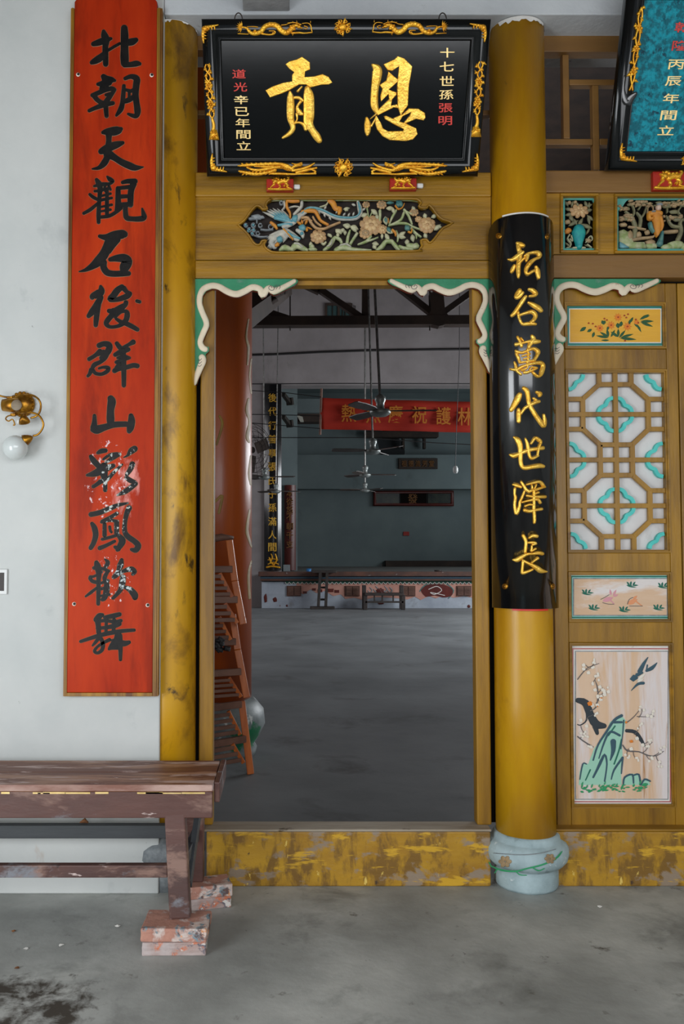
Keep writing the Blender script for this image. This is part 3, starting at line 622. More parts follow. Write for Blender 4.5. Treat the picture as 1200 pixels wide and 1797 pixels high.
# lattice
za, zb_ = ZP(653, YD), ZP(966, YD); X0, X1 = XA+.012, XB-.012
YL = YD+.008
def U(u, v, y=YL): return Vector((X0+(X1-X0)*u, y, za+(zb_-za)*v))
b = BM(); bx(b, X0-.01, X1+.01, YD+.034, YD+.042, zb_-.01, za+.01); link('white_backing', b, M['white_board'], dr)
bw = .0215; a_ = 104/625; o_ = 212/625; r = [q/1080 for q in (0, 72, 162, 255, 345, 440, 532, 625, 718, 810, 902, 995, 1080)]
segs = [((.5, 0), (.5, 1))]
for v in (r[3], r[6], r[9]): segs.append(((0, v), (1, v)))
for t0, c0, c1, t1 in ((r[1], r[2], r[4], r[5]), (r[7], r[8], r[10], r[11])):
    cx_ = .5; L, Rr, l, rr_ = cx_-o_, cx_+o_, cx_-a_, cx_+a_
    segs += [((l, t0), (rr_, t0)), ((l, t0), (L, c0)), ((L, c0), (L, c1)), ((L, c1), (l, t1)), ((l, t1), (rr_, t1)), ((rr_, t1), (Rr, c1)), ((Rr, c1), (Rr, c0)), ((Rr, c0), (rr_, t0)),
             ((0, c0), (L, c0)), ((0, c1), (L, c1)), ((Rr, c0), (1, c0)), ((Rr, c1), (1, c1))]
for u in (.5-a_, .5+a_): segs += [((u, 0), (u, r[1])), ((u, r[5]), (u, r[7])), ((u, r[11]), (u, 1))]
for i, (p, q) in enumerate(segs):
    b = BM(); e = (i % 7)*.00012; beam(b, U(*p, YL+.009+e), U(*q, YL+.009+e), bw, .018, up=(0, 1, 0)) ; link('lattice_bar', b, M['ochre_v'], dr, bev=.0015)
# quatrefoils
RW = (X1-X0)/625
def quat(cu, cv, a0, a1):
    pts = []; c = U(cu, cv)
    for d in range(a0, a1+1, 6):
        f = abs((d % 90)-45)/45; rr_ = (84+30*(1-(1-f)**1.6)) if f > 0 else 78
        rr_ = 82+26*min(1, f*1.8)**.7
        pts.append((c.x+math.cos(math.radians(d))*rr_*RW, c.z+math.sin(math.radians(d))*rr_*RW))
    bm = BM(); wv = 12*RW; vs = []
    for i, (x, z) in enumerate(pts):
        a = pts[max(i-1, 0)]; c2 = pts[min(i+1, len(pts)-1)]; dx, dz = c2[0]-a[0], c2[1]-a[1]; L = math.hypot(dx, dz); nx, nz = -dz/L, dx/L
        vs.append([bm.verts.new((x+nx*s*wv, y, z+nz*s*wv)) for s, y in ((-1, YD+.033), (-1, YD+.013), (1, YD+.013), (1, YD+.033))])
    for A, B in zip(vs[:-1], vs[1:]):
        for k in range(4): bm.faces.new((A[k], A[(k+1) % 4], B[(k+1) % 4], B[k]))
    bm.faces.new(vs[0]); bm.faces.new(vs[-1][::-1])
    link('quatrefoil', bm, M['turq'], dr)
for cv in (r[3], r[9]):
    for k in range(4): quat(.5, cv, 90*k+6, 90*k+84)
quat(0, r[6], 6, 84); quat(0, r[6], -84, -6); quat(1, r[6], 96, 174); quat(1, r[6], 186, 264)
quat(0, 0, -84, -6); quat(1, 0, 186, 264); quat(0, 1, 6, 84); quat(1, 1, 96, 174)

# painted panels of the door
SP = FS(YD+.012)
def panel(name, outer, inner, m_in, bands, lab):
    b = BM(); poly(b, SP, rect_px(*outer), .014, -.014, bevel=.6); t_ = link(name, b, m_in[0], dr, label=lab); 
    (x0, y0, x1, y1) = outer; (u0, v0, u1, v1) = inner
    for f0, f1, m, h in bands:
        b = BM(); L = lambda f: (x0+(u0-x0)*f, y0+(v0-y0)*f, x1+(u1-x1)*f, y1+(v1-y1)*f)
        A, B = L(f0), L(f1)
        for q in ((A[0], A[1], A[2], B[1]), (A[0], B[3], A[2], A[3]), (A[0], B[1], B[0], B[3]), (B[2], B[1], A[2], B[3])): poly(b, SP, rect_px(*q), h, 0)
        link('border', b, M[m], t_)
    b = BM(); poly(b, SP, rect_px(*inner), .0012, 0); link('ground', b, m_in[1], t_)
    return t_
p1 = panel('flower_panel', (990.5, 534, 1168, 609.5), (1000, 543, 1158.5, 600.5), (M['white_paint'], M['yellow_panel']), ((.12, .38, 'turq_pale', .001), (.38, .8, 'teal_line', .0013)), 'yellow painted panel with orange flowers')
T1 = crop(960, 480, .2895)
def paint(par, name, m, items, S=SP, h=.0012, h0=.0015, T=None, sc=1):
    b = BM()
    for it in items:
        if it[0] == 's': stroke(b, S, [T(x, y)+(w_*sc,) for x, y, w_ in it[1]], h, h0, n=3)
        elif it[0] == 'l': x, y = T(it[1], it[2]); leaf(b, S, x, y, it[3]*sc, it[4]*sc, it[5], h, h0)
        elif it[0] == 'd': x, y = T(it[1], it[2]); dome(b, S, ell(x, y, it[3]*sc, it[4]*sc, it[5] if len(it) > 5 else 0, 9, .12), h, h0)
        elif it[0] == 'p': poly(b, S, [T(*q) for q in it[1]], h, h0)
    return link(name, b, M[m], par)
s1 = .2895
paint(p1, 'painted_leaves', 'leafg', [('l', 235, 325, 46, 22, 145), ('l', 270, 338, 34, 18, 150), ('l', 285, 355, 36, 18, 110), ('l', 330, 285, 30, 22, 60), ('l', 350, 285, 26, 18, 110), ('l', 425, 300, 34, 26, 80), ('l', 450, 290, 34, 22, 100),
    ('l', 520, 265, 44, 16, 120), ('l', 500, 280, 50, 16, 100), ('l', 560, 280, 66, 18, -30), ('l', 565, 290, 80, 18, 0), ('l', 565, 295, 80, 18, 20), ('l', 575, 270, 50, 14, -18), ('l', 540, 305, 60, 14, 60), ('l', 525, 305, 50, 14, 35),
    ('l', 370, 390, 76, 16, 190), ('l', 370, 385, 60, 16, 210), ('l', 370, 385, 50, 18, -100), ('l', 385, 385, 50, 16, -60), ('l', 430, 385, 56, 18, 215), ('l', 430, 385, 50, 18, -90), ('l', 435, 390, 60, 16, -50), ('l', 440, 392, 100, 18, 5), ('l', 445, 388, 80, 16, -15), ('l', 360, 345, 34, 16, -60), ('l', 375, 405, 50, 12, 180)], T=T1, sc=s1)
fl = []
for x, y, r_ in ((318, 332, 24), (386, 314, 26), (428, 266, 26), (485, 322, 28), (540, 296, 16)):
    for k in range(9): a = k*40; fl.append(('l', x, y, r_, 10, a))
paint(p1, 'painted_blossoms', 'flower_o', fl, h0=.0022, T=T1, sc=s1)
paint(p1, 'painted_berries', 'dot_r', [('d', x, y, 6, 5) for x, y in ((250, 302), (275, 305), (345, 275), (360, 283), (466, 256), (488, 248), (478, 268), (535, 280), (550, 300), (292, 322), (318, 332), (386, 314), (428, 266), (485, 322), (470, 408))], h0=.004, T=T1, sc=s1)

p2 = panel('goose_panel', (997, 1007, 1178.5, 1088.5), (1007, 1016, 1169.5, 1079), (M['turq_pale'], M['cream_panel']), ((.0, .3, 'white_paint', .001), (.42, .66, 'tealg', .0014), (.8, 1, 'f_grey', .0016)), 'pale painted panel with two wild geese')
T2 = crop(960, 980, .3338); s2 = .3338
paint(p2, 'painted_tufts', 'tealg', [q for x, y in ((210, 175), (445, 135), (610, 140), (245, 255), (405, 265), (585, 255)) for q in (('l', x-30, y+6, 34, 9, 0), ('l', x, y+6, 34, 9, 0), ('l', x-8, y+6, 22, 12, -80), ('l', x-14, y+4, 22, 10, -130), ('l', x+4, y+4, 22, 10, -50), ('l', x-26, y+10, 50, 8, 8))], T=T2, sc=s2)
paint(p2, 'painted_goose', 'pink', [('l', 290, 225, 60, 26, -20), ('l', 335, 195, 34, 12, -100), ('l', 345, 195, 36, 12, -60), ('l', 345, 200, 30, 12, -20), ('s', ((325, 215, 8), (345, 232, 6), (352, 240, 4)))], T=T2, sc=s2)
paint(p2, 'painted_goose', 'peach', [('l', 420, 240, 60, 26, -25), ('l', 450, 215, 30, 14, -40), ('s', ((465, 225, 8), (485, 240, 6), (500, 250, 4)))], T=T2, sc=s2)
paint(p2, 'painted_outline', 'ink_soft', [('s', ((280, 215, 3), (300, 205, 3), (325, 190, 3))), ('s', ((290, 232, 3), (320, 240, 3), (350, 240, 3))), ('s', ((420, 240, 3), (430, 215, 3), (450, 205, 3))), ('s', ((430, 250, 3), (470, 250, 3), (500, 250, 3)))], h0=.003, T=T2, sc=s2)

p3 = panel('bird_panel', (998, 1132, 1181.5, 1413), (1010.5, 1144, 1171, 1401.5), (M['white_paint'], M['picture_panel']), ((.45, .62, 'rose_line', .0013), (.86, .96, 'f_grey', .0016)), 'streaked painted panel with bird, plum branch and rock')
def p3p(*a, **k): return paint(p3, *a, T=T2, sc=s2, **k)
p3p('painted_rock', 'mint', [('p', ((385, 820), (410, 850), (405, 900), (390, 960), (395, 1030), (385, 1100), (390, 1190), (165, 1190), (170, 1120), (190, 1075), (215, 1080), (245, 1000), (300, 930), (330, 860))), ('p', ((395, 1190), (400, 1150), (440, 1130), (480, 1135), (488, 1190))), ('p', ((490, 1195), (498, 1165), (525, 1155), (542, 1190)))])
p3p('painted_trunk', 'ink', [('s', ((158, 745, 26), (200, 760, 40), (225, 820, 40), (255, 870, 44), (300, 880, 26))), ('s', ((250, 880, 30), (262, 920, 18))), ('s', ((415, 905, 18), (460, 912, 20), (490, 950, 20), (510, 985, 10))), ('s', ((205, 800, 10), (205, 850, 8), (175, 875, 6), (158, 872, 5)))], h0=.003)
p3p('painted_rock_line', 'ink_blue', [('s', q) for q in (((390, 825, 16), (350, 850, 14), (310, 910, 12), (265, 980, 10), (240, 1060, 8)), ((400, 850, 8), (395, 920, 6), (385, 1000, 6)), ((380, 930, 12), (330, 910, 12), (300, 960, 10), (270, 1050, 6)), ((345, 960, 30), (345, 1010, 22), (330, 1060, 6)), ((240, 1150, 10), (275, 1080, 14), (300, 1030, 12), (312, 1080, 8), (300, 1170, 8)), ((395, 1045, 12), (350, 1110, 10), (335, 1160, 6)), ((395, 1050, 10), (388, 1130, 6)), ((170, 1160, 6), (185, 1080, 8), (205, 1080, 6)), ((398, 1190, 8), (405, 1150, 10), (445, 1135, 10), (452, 1180, 8)), ((450, 1140, 8), (480, 1135, 10), (488, 1190, 8)), ((492, 1190, 6), (510, 1160, 10), (540, 1170, 8)), ((350, 860, 14), (390, 860, 12)))], h0=.004)
p3p('painted_bird', 'ink_blue', [('d', 455, 628, 22, 16, -.5), ('s', ((470, 612, 20), (500, 600, 10))), ('s', ((485, 595, 26), (505, 555, 18), (528, 520, 5))), ('s', ((520, 590, 14), (550, 575, 20), (576, 548, 4))), ('s', ((505, 655, 16), (475, 660, 14), (440, 695, 3))), ('s', ((525, 560, 8), (520, 590, 8)))], h0=.003)
p3p('painted_breast', 'whitep', [('l', 470, 640, 60, 16, -40), ('l', 470, 650, 40, 14, -30)], h0=.0055)
br = [('s', q) for q in (((158, 635, 5), (185, 600, 5), (215, 572, 4), (270, 552, 3)), ((215, 572, 3), (200, 560, 3)), ((225, 800, 6), (255, 780, 6), (265, 720, 5), (262, 680, 4), (250, 640, 3)), ((262, 710, 3), (290, 680, 3)), ((158, 935, 6), (190, 960, 6), (240, 990, 5)), ((412, 865, 5), (450, 835, 4), (480, 800, 3)), ((470, 830, 4), (520, 832, 3), (560, 828, 3)), ((395, 980, 6), (420, 1010, 8), (480, 1015, 6), (530, 1035, 6), (575, 1035, 4), (610, 1012, 3)), ((200, 850, 4), (215, 830, 3)), ((520, 990, 4), (550, 965, 3)))]
p3p('painted_branch', 'ink_soft', br, h0=.0045)
p3p('painted_plum_blossom', 'whitep', [('d', x, y, 11, 10) for x, y in ((275, 675), (290, 690), (300, 715), (280, 740), (262, 770), (235, 770), (190, 580), (215, 600), (470, 945), (500, 980), (545, 830), (525, 825), (175, 850), (205, 880), (190, 560), (250, 690), (440, 1000), (320, 700))], h0=.005)
p3p('painted_plum_core', 'flower_o', [('d', 222, 762, 14, 12), ('d', 440, 960, 10, 8), ('d', 412, 860, 7, 6), ('d', 282, 732, 5, 4), ('d', 262, 776, 5, 4)], h0=.0065)
random.seed(15)
tw = []; bl = []
for (x, y, a) in ((262, 700, -100), (255, 760, -60), (270, 720, -40), (190, 590, -30), (230, 568, -60), (175, 880, 60), (215, 830, -30), (200, 965, 40), (170, 945, -50), (450, 1012, 70), (520, 1035, 50), (500, 1020, -50), (560, 1035, -40), (480, 835, -70), (530, 832, -50), (455, 925, -60), (500, 975, -30), (425, 1000, 100), (570, 1035, 60), (240, 650, -70)):
    L_ = random.uniform(25, 55); a_ = math.radians(a); q_ = (x+L_*math.cos(a_), y+L_*math.sin(a_)); tw.append(('s', ((x, y, 3.5), (x+L_*.5*math.cos(a_+.2), y+L_*.5*math.sin(a_+.2), 3), q_+(2,))))
    for _ in range(3): bl.append(('d', q_[0]+random.uniform(-16, 16), q_[1]+random.uniform(-16, 16), random.uniform(6, 10), random.uniform(6, 9)))
p3p('painted_twig', 'ink_soft', tw, h0=.0045)
p3p('painted_plum_blossom', 'whitep', bl, h0=.0055)
p3p('painted_rock_shade', 'tealg', [('s', q) for q in (((250, 1130, 8), (280, 1060, 10), (296, 1040, 8)), ((350, 1080, 8), (375, 1010, 8), (388, 950, 6)), ((320, 930, 8), (355, 880, 8)), ((200, 1165, 6), (225, 1110, 8)))], h=.0008, h0=.0035)
random.seed(5)
p3p('painted_grass', 'grassg', [('l', random.uniform(165, 520), random.uniform(1188, 1225), random.uniform(14, 34), random.uniform(6, 12), random.choice((0, 15, -20, 180, -70))) for _ in range(60)], h0=.0045)
# ================================================================ lettering
_gc = {}
def glyph(ch):
    """outline of one character of Blender's built-in font as flat (verts 0..1, faces, boundary edges)"""
    if ch in _gc: return _gc[ch]
    cu = bpy.data.curves.new('glyph', 'FONT'); cu.body = ch; cu.size = 1; cu.fill_mode = 'FRONT'; cu.resolution_u = 3; cu.offset = .010
    o = bpy.data.objects.new('glyph', cu); C.objects.link(o); dg = bpy.context.evaluated_depsgraph_get(); dg.update()
    me = bpy.data.meshes.new_from_object(o.evaluated_get(dg)); bm = BM(); bm.from_mesh(me)
    bmesh.ops.remove_doubles(bm, verts=bm.verts, dist=1e-5)
    xs = [v.co.x for v in bm.verts] or [0, 1]; ys = [v.co.y for v in bm.verts] or [0, 1]
    bm.verts.index_update(); W = max(xs)-min(xs) or 1; H = max(ys)-min(ys) or 1
    V = [((v.co.x-min(xs))/W, (max(ys)-v.co.y)/H) for v in bm.verts]; Fc = [[v.index for v in f.verts] for f in bm.faces]
    E = [(e.verts[0].index, e.verts[1].index) for e in bm.edges if len(e.link_faces) == 1]
    bm.free(); bpy.data.objects.remove(o); bpy.data.curves.remove(cu); bpy.data.meshes.remove(me); _gc[ch] = (V, Fc, E); return _gc[ch]
def put_glyph(b, S, ch, cx, cy, w_, h_, hh, h0=0, lean=0):
    V, Fc, E = glyph(ch)
    f = lambda u, v, h: S(cx+(u-.5)*w_-(v-.5)*lean, cy+(v-.5)*h_, h)
    T = [b.verts.new(f(u, v, h0+hh)) for u, v in V]; B = [b.verts.new(f(u, v, h0)) for u, v in V]
    for q in Fc: b.faces.new([T[i] for i in q])
    for i, j in E: b.faces.new((T[i], T[j], B[j], B[i]))
def chars(par, S, m, items, hh, h0=0, lean=0, name='character'):
    for ch, cx, cy, w_, h_ in items:
        b = BM(); put_glyph(b, S, ch, cx, cy, w_, h_, hh, h0, lean); link(name, b, m, par)
def brush(par, S, m, T, sc, strokes, h, h0=0, prof=PR_ROUND, polys=(), rim=None, rimw=1.2, smooth=True, name='character'):
    """one brush-written character from traced strokes in crop coordinates"""
    b = BM()
    if rim is not None:
        for s in strokes:
            pts = [T(s[i], s[i+1])+(s[i+2]*sc+rimw*1.6,) for i in range(0, len(s), 3)]; stroke(b, S, pts, h*.35, h0, prof, 4, mi=1)
    for k, s in enumerate(strokes):
        pts = [T(s[i], s[i+1])+(s[i+2]*sc,) for i in range(0, len(s), 3)]; stroke(b, S, pts, h*(1+(.045 if prof is PR_FLAT else .02)*k), h0, prof, 4)
    for q in polys: poly(b, S, [T(*p) for p in q], h, h0, bevel=1.1)
    return link(name, b, [m, rim] if rim is not None else m, par, smooth=smooth and not polys)

# ---------------------------------------------------------------- red couplet board on the left wall
YR = 3.708
rb = thing('couplet_board', 'tall red wooden couplet board with black brush characters on the white wall', 'plaque', (XP(196, 700, YR), YW, ZP(1222, YR)))
Lx, Rx = XP(116.5, 700, YR), XP(280.5, 700, YR); zb0, zt0 = ZP(1222, YR), ZP(-40, YR)
zsh = ZP(18, YR)
wR = .0
b = BM()
# board outline with notched shoulders
mw = .016
xi0, xi1 = Lx+mw, Rx-mw-.008
out = [(xi0, zb0+mw), (xi1, zb0+mw), (xi1, ZP(3, YR)), (xi1-.012, ZP(-3, YR)), (xi1-.018, ZP(-8, YR)), (xi1-.018, zt0), (xi0+.018, zt0), (xi0+.018, ZP(-8, YR)), (xi0+.012, ZP(-3, YR)), (xi0, ZP(3, YR))]
M['board_red'] = mat('red lacquered board', (196, 60, 16), (158, 36, 8), scale=2.2, st=(1.5, 1, .35), rough=.5, bump=.12, bscale=12, spec=.15,
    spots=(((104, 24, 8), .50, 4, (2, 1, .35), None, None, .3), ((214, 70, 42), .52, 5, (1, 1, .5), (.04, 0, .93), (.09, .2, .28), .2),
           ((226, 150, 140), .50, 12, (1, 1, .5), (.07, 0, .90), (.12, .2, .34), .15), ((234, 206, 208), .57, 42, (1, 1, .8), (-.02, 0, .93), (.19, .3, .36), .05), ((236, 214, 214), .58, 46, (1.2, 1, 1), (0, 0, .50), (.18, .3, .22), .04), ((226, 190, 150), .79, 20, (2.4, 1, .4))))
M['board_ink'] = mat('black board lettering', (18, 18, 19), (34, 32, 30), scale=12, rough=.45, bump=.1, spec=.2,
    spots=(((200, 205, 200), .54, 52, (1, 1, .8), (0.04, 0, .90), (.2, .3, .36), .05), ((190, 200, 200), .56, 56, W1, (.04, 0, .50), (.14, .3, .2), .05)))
M['board_rim'] = mat('grey outline of lettering', (112, 92, 70), (140, 112, 76), scale=20, rough=.5)
f0 = [b.verts.new((x, YR, z)) for x, z in out]; f1 = [b.verts.new((x, YW-.001, z)) for x, z in out]
b.faces.new(f0); b.faces.new(f1[::-1])
for k in range(len(out)): b.faces.new((f0[k], f0[(k+1) % len(out)], f1[(k+1) % len(out)], f1[k]))
link('board', b, M['board_red'], rb, bev=.003)
zsd = ZP(4, YR)
for x0, x1 in ((Lx, xi0-.0005), (xi1+.0005, Rx)):
    b = BM(); 
    n = 3; 
    for k in range(n):
        xx0 = x0+(x1-x0)*k/n; xx1 = x0+(x1-x0)*(k+1)/n-.0004; o_ = (.006, .002, .004)[k if x0 < xi0 else 2-k]
        bx(b, xx0, xx1, YR-.004+o_, YW-.001, zb0, ZP(14, YR))
    link('edge_moulding', b, M['brown_edge'], rb)
b = BM(); bx(b, xi0, xi1, YR-.002, YW-.001, zb0, zb0+mw-.0005); link('bottom_moulding', b, M['brown_edge'], rb, bev=.002)
SR = FS(YR)
for x, y in ((137, 131), (266, 132), (130, 1060), (259, 1062)):
    b = BM(); dome(b, SR, ell(x, y, 3.6, 3.6, 0, 10), .003, 0); s_ = link('screw_plug', b, M['whitep'], rb)
    b = BM(); dome(b, SR, ell(x+.6, y-.3, 2.5, 2.5, 0, 10), .003, .002); link('screw_head', b, M['dark_steel'], s_)
A = [
 (140, 30, .10833, [(385,225,60,400,300,120,430,370,110,415,480,100,415,600,100,420,770,90),(215,440,80,300,415,110,400,380,110,510,350,50),(380,590,60,330,660,120,250,710,110,190,740,70),(460,540,50,560,480,50,650,430,50),(720,170,110,725,300,130,725,500,130,725,650,140,730,760,130),(760,420,110,850,400,120,915,370,80),(720,780,80,830,770,90,920,755,100,975,760,60)]),
 (140, 30, .10833, [(380,960,90,430,1010,130,520,1020,100,570,1030,50),(290,1090,60,380,1080,110,480,1060,110),(410,1000,80,400,1100,150,370,1180,120),(200,1270,70,300,1230,80,420,1180,80,520,1160,80,570,1180,60),(230,1270,90,280,1340,80,360,1390,80,430,1390,80),(560,1190,60,500,1270,80,450,1340,90,400,1400,80),(420,1265,50,490,1245,60),(150,1520,60,250,1475,70,400,1420,90,540,1395,70),(420,1400,80,425,1500,80,435,1610,70),(715,1110,60,705,1250,75,690,1400,80,660,1500,90,590,1600,40),(730,1000,60,830,965,80,920,1000,110,915,1100,110,900,1250,110,920,1400,100,935,1520,110,920,1600,80,860,1600,70,780,1570,40),(740,1180,50,830,1200,60,880,1170,60),(730,1370,70,800,1340,90,880,1290,80),(800,1220,50,800,1330,50)]),
 (140, 210, .10833, [(370,210,60,430,200,110,540,190,150,630,170,130,670,150,70),(470,240,110,470,330,90,465,430,110,450,540,140,440,620,110,390,710,110,310,780,70,200,800,25),(340,520,100,400,490,130,500,440,140,620,400,110,700,375,60),(470,560,150,570,620,110,680,690,110,800,745,120,900,780,100,1030,770,20)]),
 (140, 210, .10833, [(270,970,60,310,1040,100,330,1120,90,320,1250,70,310,1400,70,305,1550,75,305,1670,60),(440,920,30,490,970,80,540,1000,50,480,1040,50,350,1050,70,230,1080,40),(430,1030,40,400,1120,45,440,1190,45),(470,1080,50,500,1140,40),(160,1210,50,220,1260,60,300,1300,50),(240,1160,45,330,1150,50,480,1110,50),(340,1240,40,500,1200,45),(60,1520,50,170,1460,60,290,1360,50),(440,1130,60,440,1300,65,440,1450,70,440,1560,60),(320,1310,50,520,1270,45),(320,1420,35,520,1380,45),(330,1490,35,500,1460,45),(340,1580,55,480,1560,60,600,1490,60,670,1430,60),(690,1020,60,780,1000,80,900,1000,90),(620,1110,80,620,1250,90,620,1400,100,600,1480,80),(870,1040,110,830,1150,100,820,1280,100,820,1390,90),(640,1110,60,830,1090,70),(640,1250,70,830,1240,60),(640,1385,80,830,1370,80),(740,1400,80,740,1500,80,760,1590,90,850,1610,80,960,1610,90,1040,1590,90,1030,1520,70,1010,1440,30)]),
 (130, 395, .10833, [(410,180,60,520,200,110,650,170,150,780,150,150,820,150,120),(580,230,150,540,350,150,480,480,160,390,590,160,290,670,110,180,730,60,80,755,20),(700,230,120,620,330,110,560,430,90),(480,600,110,480,690,110,540,770,110,650,790,100,800,785,100,890,785,80),(580,560,70,680,540,110,800,540,150,860,590,170,820,680,170,800,750,120)]),
 (130, 395, .10833, [(430,990,50,440,1060,120,400,1110,140,310,1150,110,290,1180,80),(440,1170,80,400,1240,110,350,1330,120,290,1410,110,230,1480,70),(390,1280,100,375,1400,90,360,1520,90,350,1630,70),(780,1000,90,700,1060,110,640,1140,110,580,1200,90,650,1215,70,760,1190,90,860,1150,100,900,1110,90),(800,1020,90,850,1080,70,890,1100,60),(1015,1230,60,1065,1245,60),(840,1250,80,830,1290,80,760,1340,110,650,1400,110,560,1390,70),(640,1380,90,610,1460,90,545,1540,90,520,1600,80,580,1650,60,700,1640,60,780,1600,80,840,1540,90,860,1450,90,840,1400,70,760,1410,50,660,1490,60),(680,1520,50,760,1570,70,850,1600,80,950,1650,80,1030,1695,70)]),
 (130, 585, .10833, [(400,200,90,480,170,90,560,190,110,570,260,100,520,330,100,430,400,60),(420,290,90,340,360,70,240,420,70),(560,250,90,500,380,100,430,460,70,330,510,80,290,580,60),(380,340,70,480,300,80),(280,590,80,250,660,60,220,695,50),(400,570,40,470,550,50,550,560,70,540,610,70,450,660,60,350,650,60,310,600,60),(690,160,70,740,230,80,790,260,80),(960,140,90,890,180,60,800,230,60),(660,350,70,760,300,90,880,260,80),(700,400,40,800,370,60,900,400,50),(680,470,60,780,430,70,880,400,60),(650,610,80,720,570,90,850,550,80,960,520,80,1030,530,80),(680,560,60,740,490,70),(790,260,90,800,450,90,805,650,80,805,850,70)]),
 (130, 585, .10833, [(590,1050,110,610,1110,140,590,1250,120,590,1400,130,590,1470,100),(330,1330,60,330,1430,80,320,1530,120),(300,1560,90,370,1560,140,500,1520,110,650,1480,100,850,1470,90),(920,1330,80,930,1420,120,910,1530,120,890,1590,80)]),
 (130, 775, .1113, [(370,180,50,430,150,80,500,140,70),(260,230,60,300,290,90,370,370,90,430,430,80),(720,200,60,640,230,90,560,290,60,500,330,50),(460,280,40,560,210,50,680,190,50),(200,530,40,330,500,110,450,440,130,620,380,70),(470,380,120,470,520,120,490,640,70,490,770,65),(430,620,80,350,680,60,300,710,60),(760,360,30,650,460,50,560,560,60,500,620,60),(960,110,100,900,150,100,840,220,40,780,250,15),(920,350,90,890,430,80,830,520,60),(820,560,60,880,610,80,960,640,60),(970,660,80,900,720,80,800,790,80,680,845,30)]),
 (130, 775, .1113, [(260,1150,80,400,1120,80,550,1060,80,700,1000,60,850,970,30),(870,1040,90,830,1130,80,800,1280,70,800,1420,80,850,1500,90,950,1570,90,1010,1640,100,970,1710,90,900,1700,50),(280,1290,60,320,1360,90,340,1470,90,310,1590,80,260,1680,70),(680,1130,60,580,1190,60,440,1260,60),(430,1270,50,560,1240,50,690,1260,50),(480,1300,60,480,1480,70),(670,1270,80,670,1450,80),(560,1340,45,570,1400,45,590,1430,40),(440,1540,50,560,1510,50,660,1480,50),(400,1680,70,500,1640,60,640,1570,50),(700,1480,70,760,1560,110,720,1650,90,680,1710,60),(640,1660,50,700,1690,90)]),
 (130, 970, .1113, [(350,150,70,370,220,110,390,320,90,385,450,70,385,600,70,380,810,60),(480,100,20,530,150,70,500,220,60,470,260,50),(310,240,60,440,250,50,545,290,55),(250,380,50,320,370,40,440,300,40),(250,400,60,290,450,60,380,470,60),(520,310,60,480,400,70,510,480,80,510,600,100,480,710,80,440,740,60),(180,690,30,260,630,50,360,550,40),(420,480,45,540,440,50),(420,570,50,540,540,50),(430,680,40,560,660,40),(750,110,60,730,200,100,690,290,60,620,390,60),(640,380,60,780,290,60,900,260,90,960,300,60,920,340,50),(770,380,90,760,480,100,720,600,70,610,720,50),(790,540,50,880,580,90,950,660,110,960,710,90)]),
 (130, 970, .1113, [(340,1060,80,400,1000,100,450,980,60),(370,1050,110,370,1150,60,380,1260,60),(480,1020,60,600,1000,80,720,970,70),(350,1080,60,500,1070,55,640,1090,60,740,1070,60),(360,1190,50,500,1180,60,640,1150,80,720,1120,70),(510,1040,50,500,1280,50),(630,1050,60,620,1260,60),(400,1100,40,400,1300,50),(100,1400,50,250,1350,60,450,1290,70,650,1250,70,800,1230,60,950,1220,50),(400,1330,60,330,1420,50,290,1465,30),(420,1350,65,455,1430,65,440,1530,60,370,1580,50,320,1550,50,370,1480,45,460,1420,50,560,1370,60),(690,1260,90,680,1370,120,600,1470,100,550,1520,45),(600,1380,50,700,1420,110,800,1430,90,870,1410,60),(560,1500,60,690,1480,100),(720,1300,80,730,1500,70,730,1690,50)]),
]
for ox, oy, s_, st_ in A: brush(rb, SR, M['board_ink'], crop(ox, oy, s_), s_, st_, .0022, 0, PR_FLAT, rim=M['board_rim'], rimw=.55, smooth=False)

# ---------------------------------------------------------------- black couplet board on the right column
RB = .1535
zb1, zt1 = P(915, 1069, CYR-RB).z, P(915, 373, CYR-RB).z
kb_ = thing('couplet_board', 'curved black lacquer couplet board with gilt characters on the round column', 'plaque', (CXR, CYR-RB, zb1))
b = BM(); n = 40; RI = .1305
def ang(k): return math.pi+math.radians(14)+(math.pi-math.radians(28))*k/n
def ztop(k):
    t = abs(k/n-.5)*2; return zt1-.004*t*t-(0 if t < .62 else .05*(1-math.sqrt(max(0, 1-((t-.62)/.38)**2))))
V = []
for k in range(n+1):
    a = ang(k); c_, s_ = math.cos(a), math.sin(a)
    V.append([b.verts.new((CXR+RI*c_, CYR+RI*s_, zb1)), b.verts.new((CXR+RB*c_, CYR+RB*s_, zb1)), b.verts.new((CXR+RB*c_, CYR+RB*s_, ztop(k)-.008)), b.verts.new((CXR+(RB-.005)*c_, CYR+(RB-.005)*s_, ztop(k)-.001)), b.verts.new((CXR+RI*c_, CYR+RI*s_, ztop(k)))])
for A_, B_ in zip(V[:-1], V[1:]):
    for k in range(5): b.faces.new((A_[k], A_[(k+1) % 5], B_[(k+1) % 5], B_[k]))
b.faces.new(V[0]); b.faces.new(V[-1][::-1])
o = link('board', b, M['lacquer'], kb_, smooth=True)
def arc(name, m, r0, r1, a0, a1, z0, z1, par, nn=20):
    b = BM(); V = []
    for k in range(nn+1):
        a = math.radians(a0+(a1-a0)*k/nn); c_, s_ = math.cos(a), math.sin(a)
        V.append([b.verts.new((CXR+r*c_, CYR+r*s_, z)) for r, z in ((r0, z0), (r1, z0), (r1, z1), (r0, z1))])
    for A_, B_ in zip(V[:-1], V[1:]):
        for k in range(4): b.faces.new((A_[k], A_[(k+1) % 4], B_[(k+1) % 4], B_[k]))
    b.faces.new(V[0]); b.faces.new(V[-1][::-1]); return link(name, b, m, par)
arc('top_packing', M['white_paint'], .129, .146, 226, 318, zt1-.003, zt1+.006, kb_)
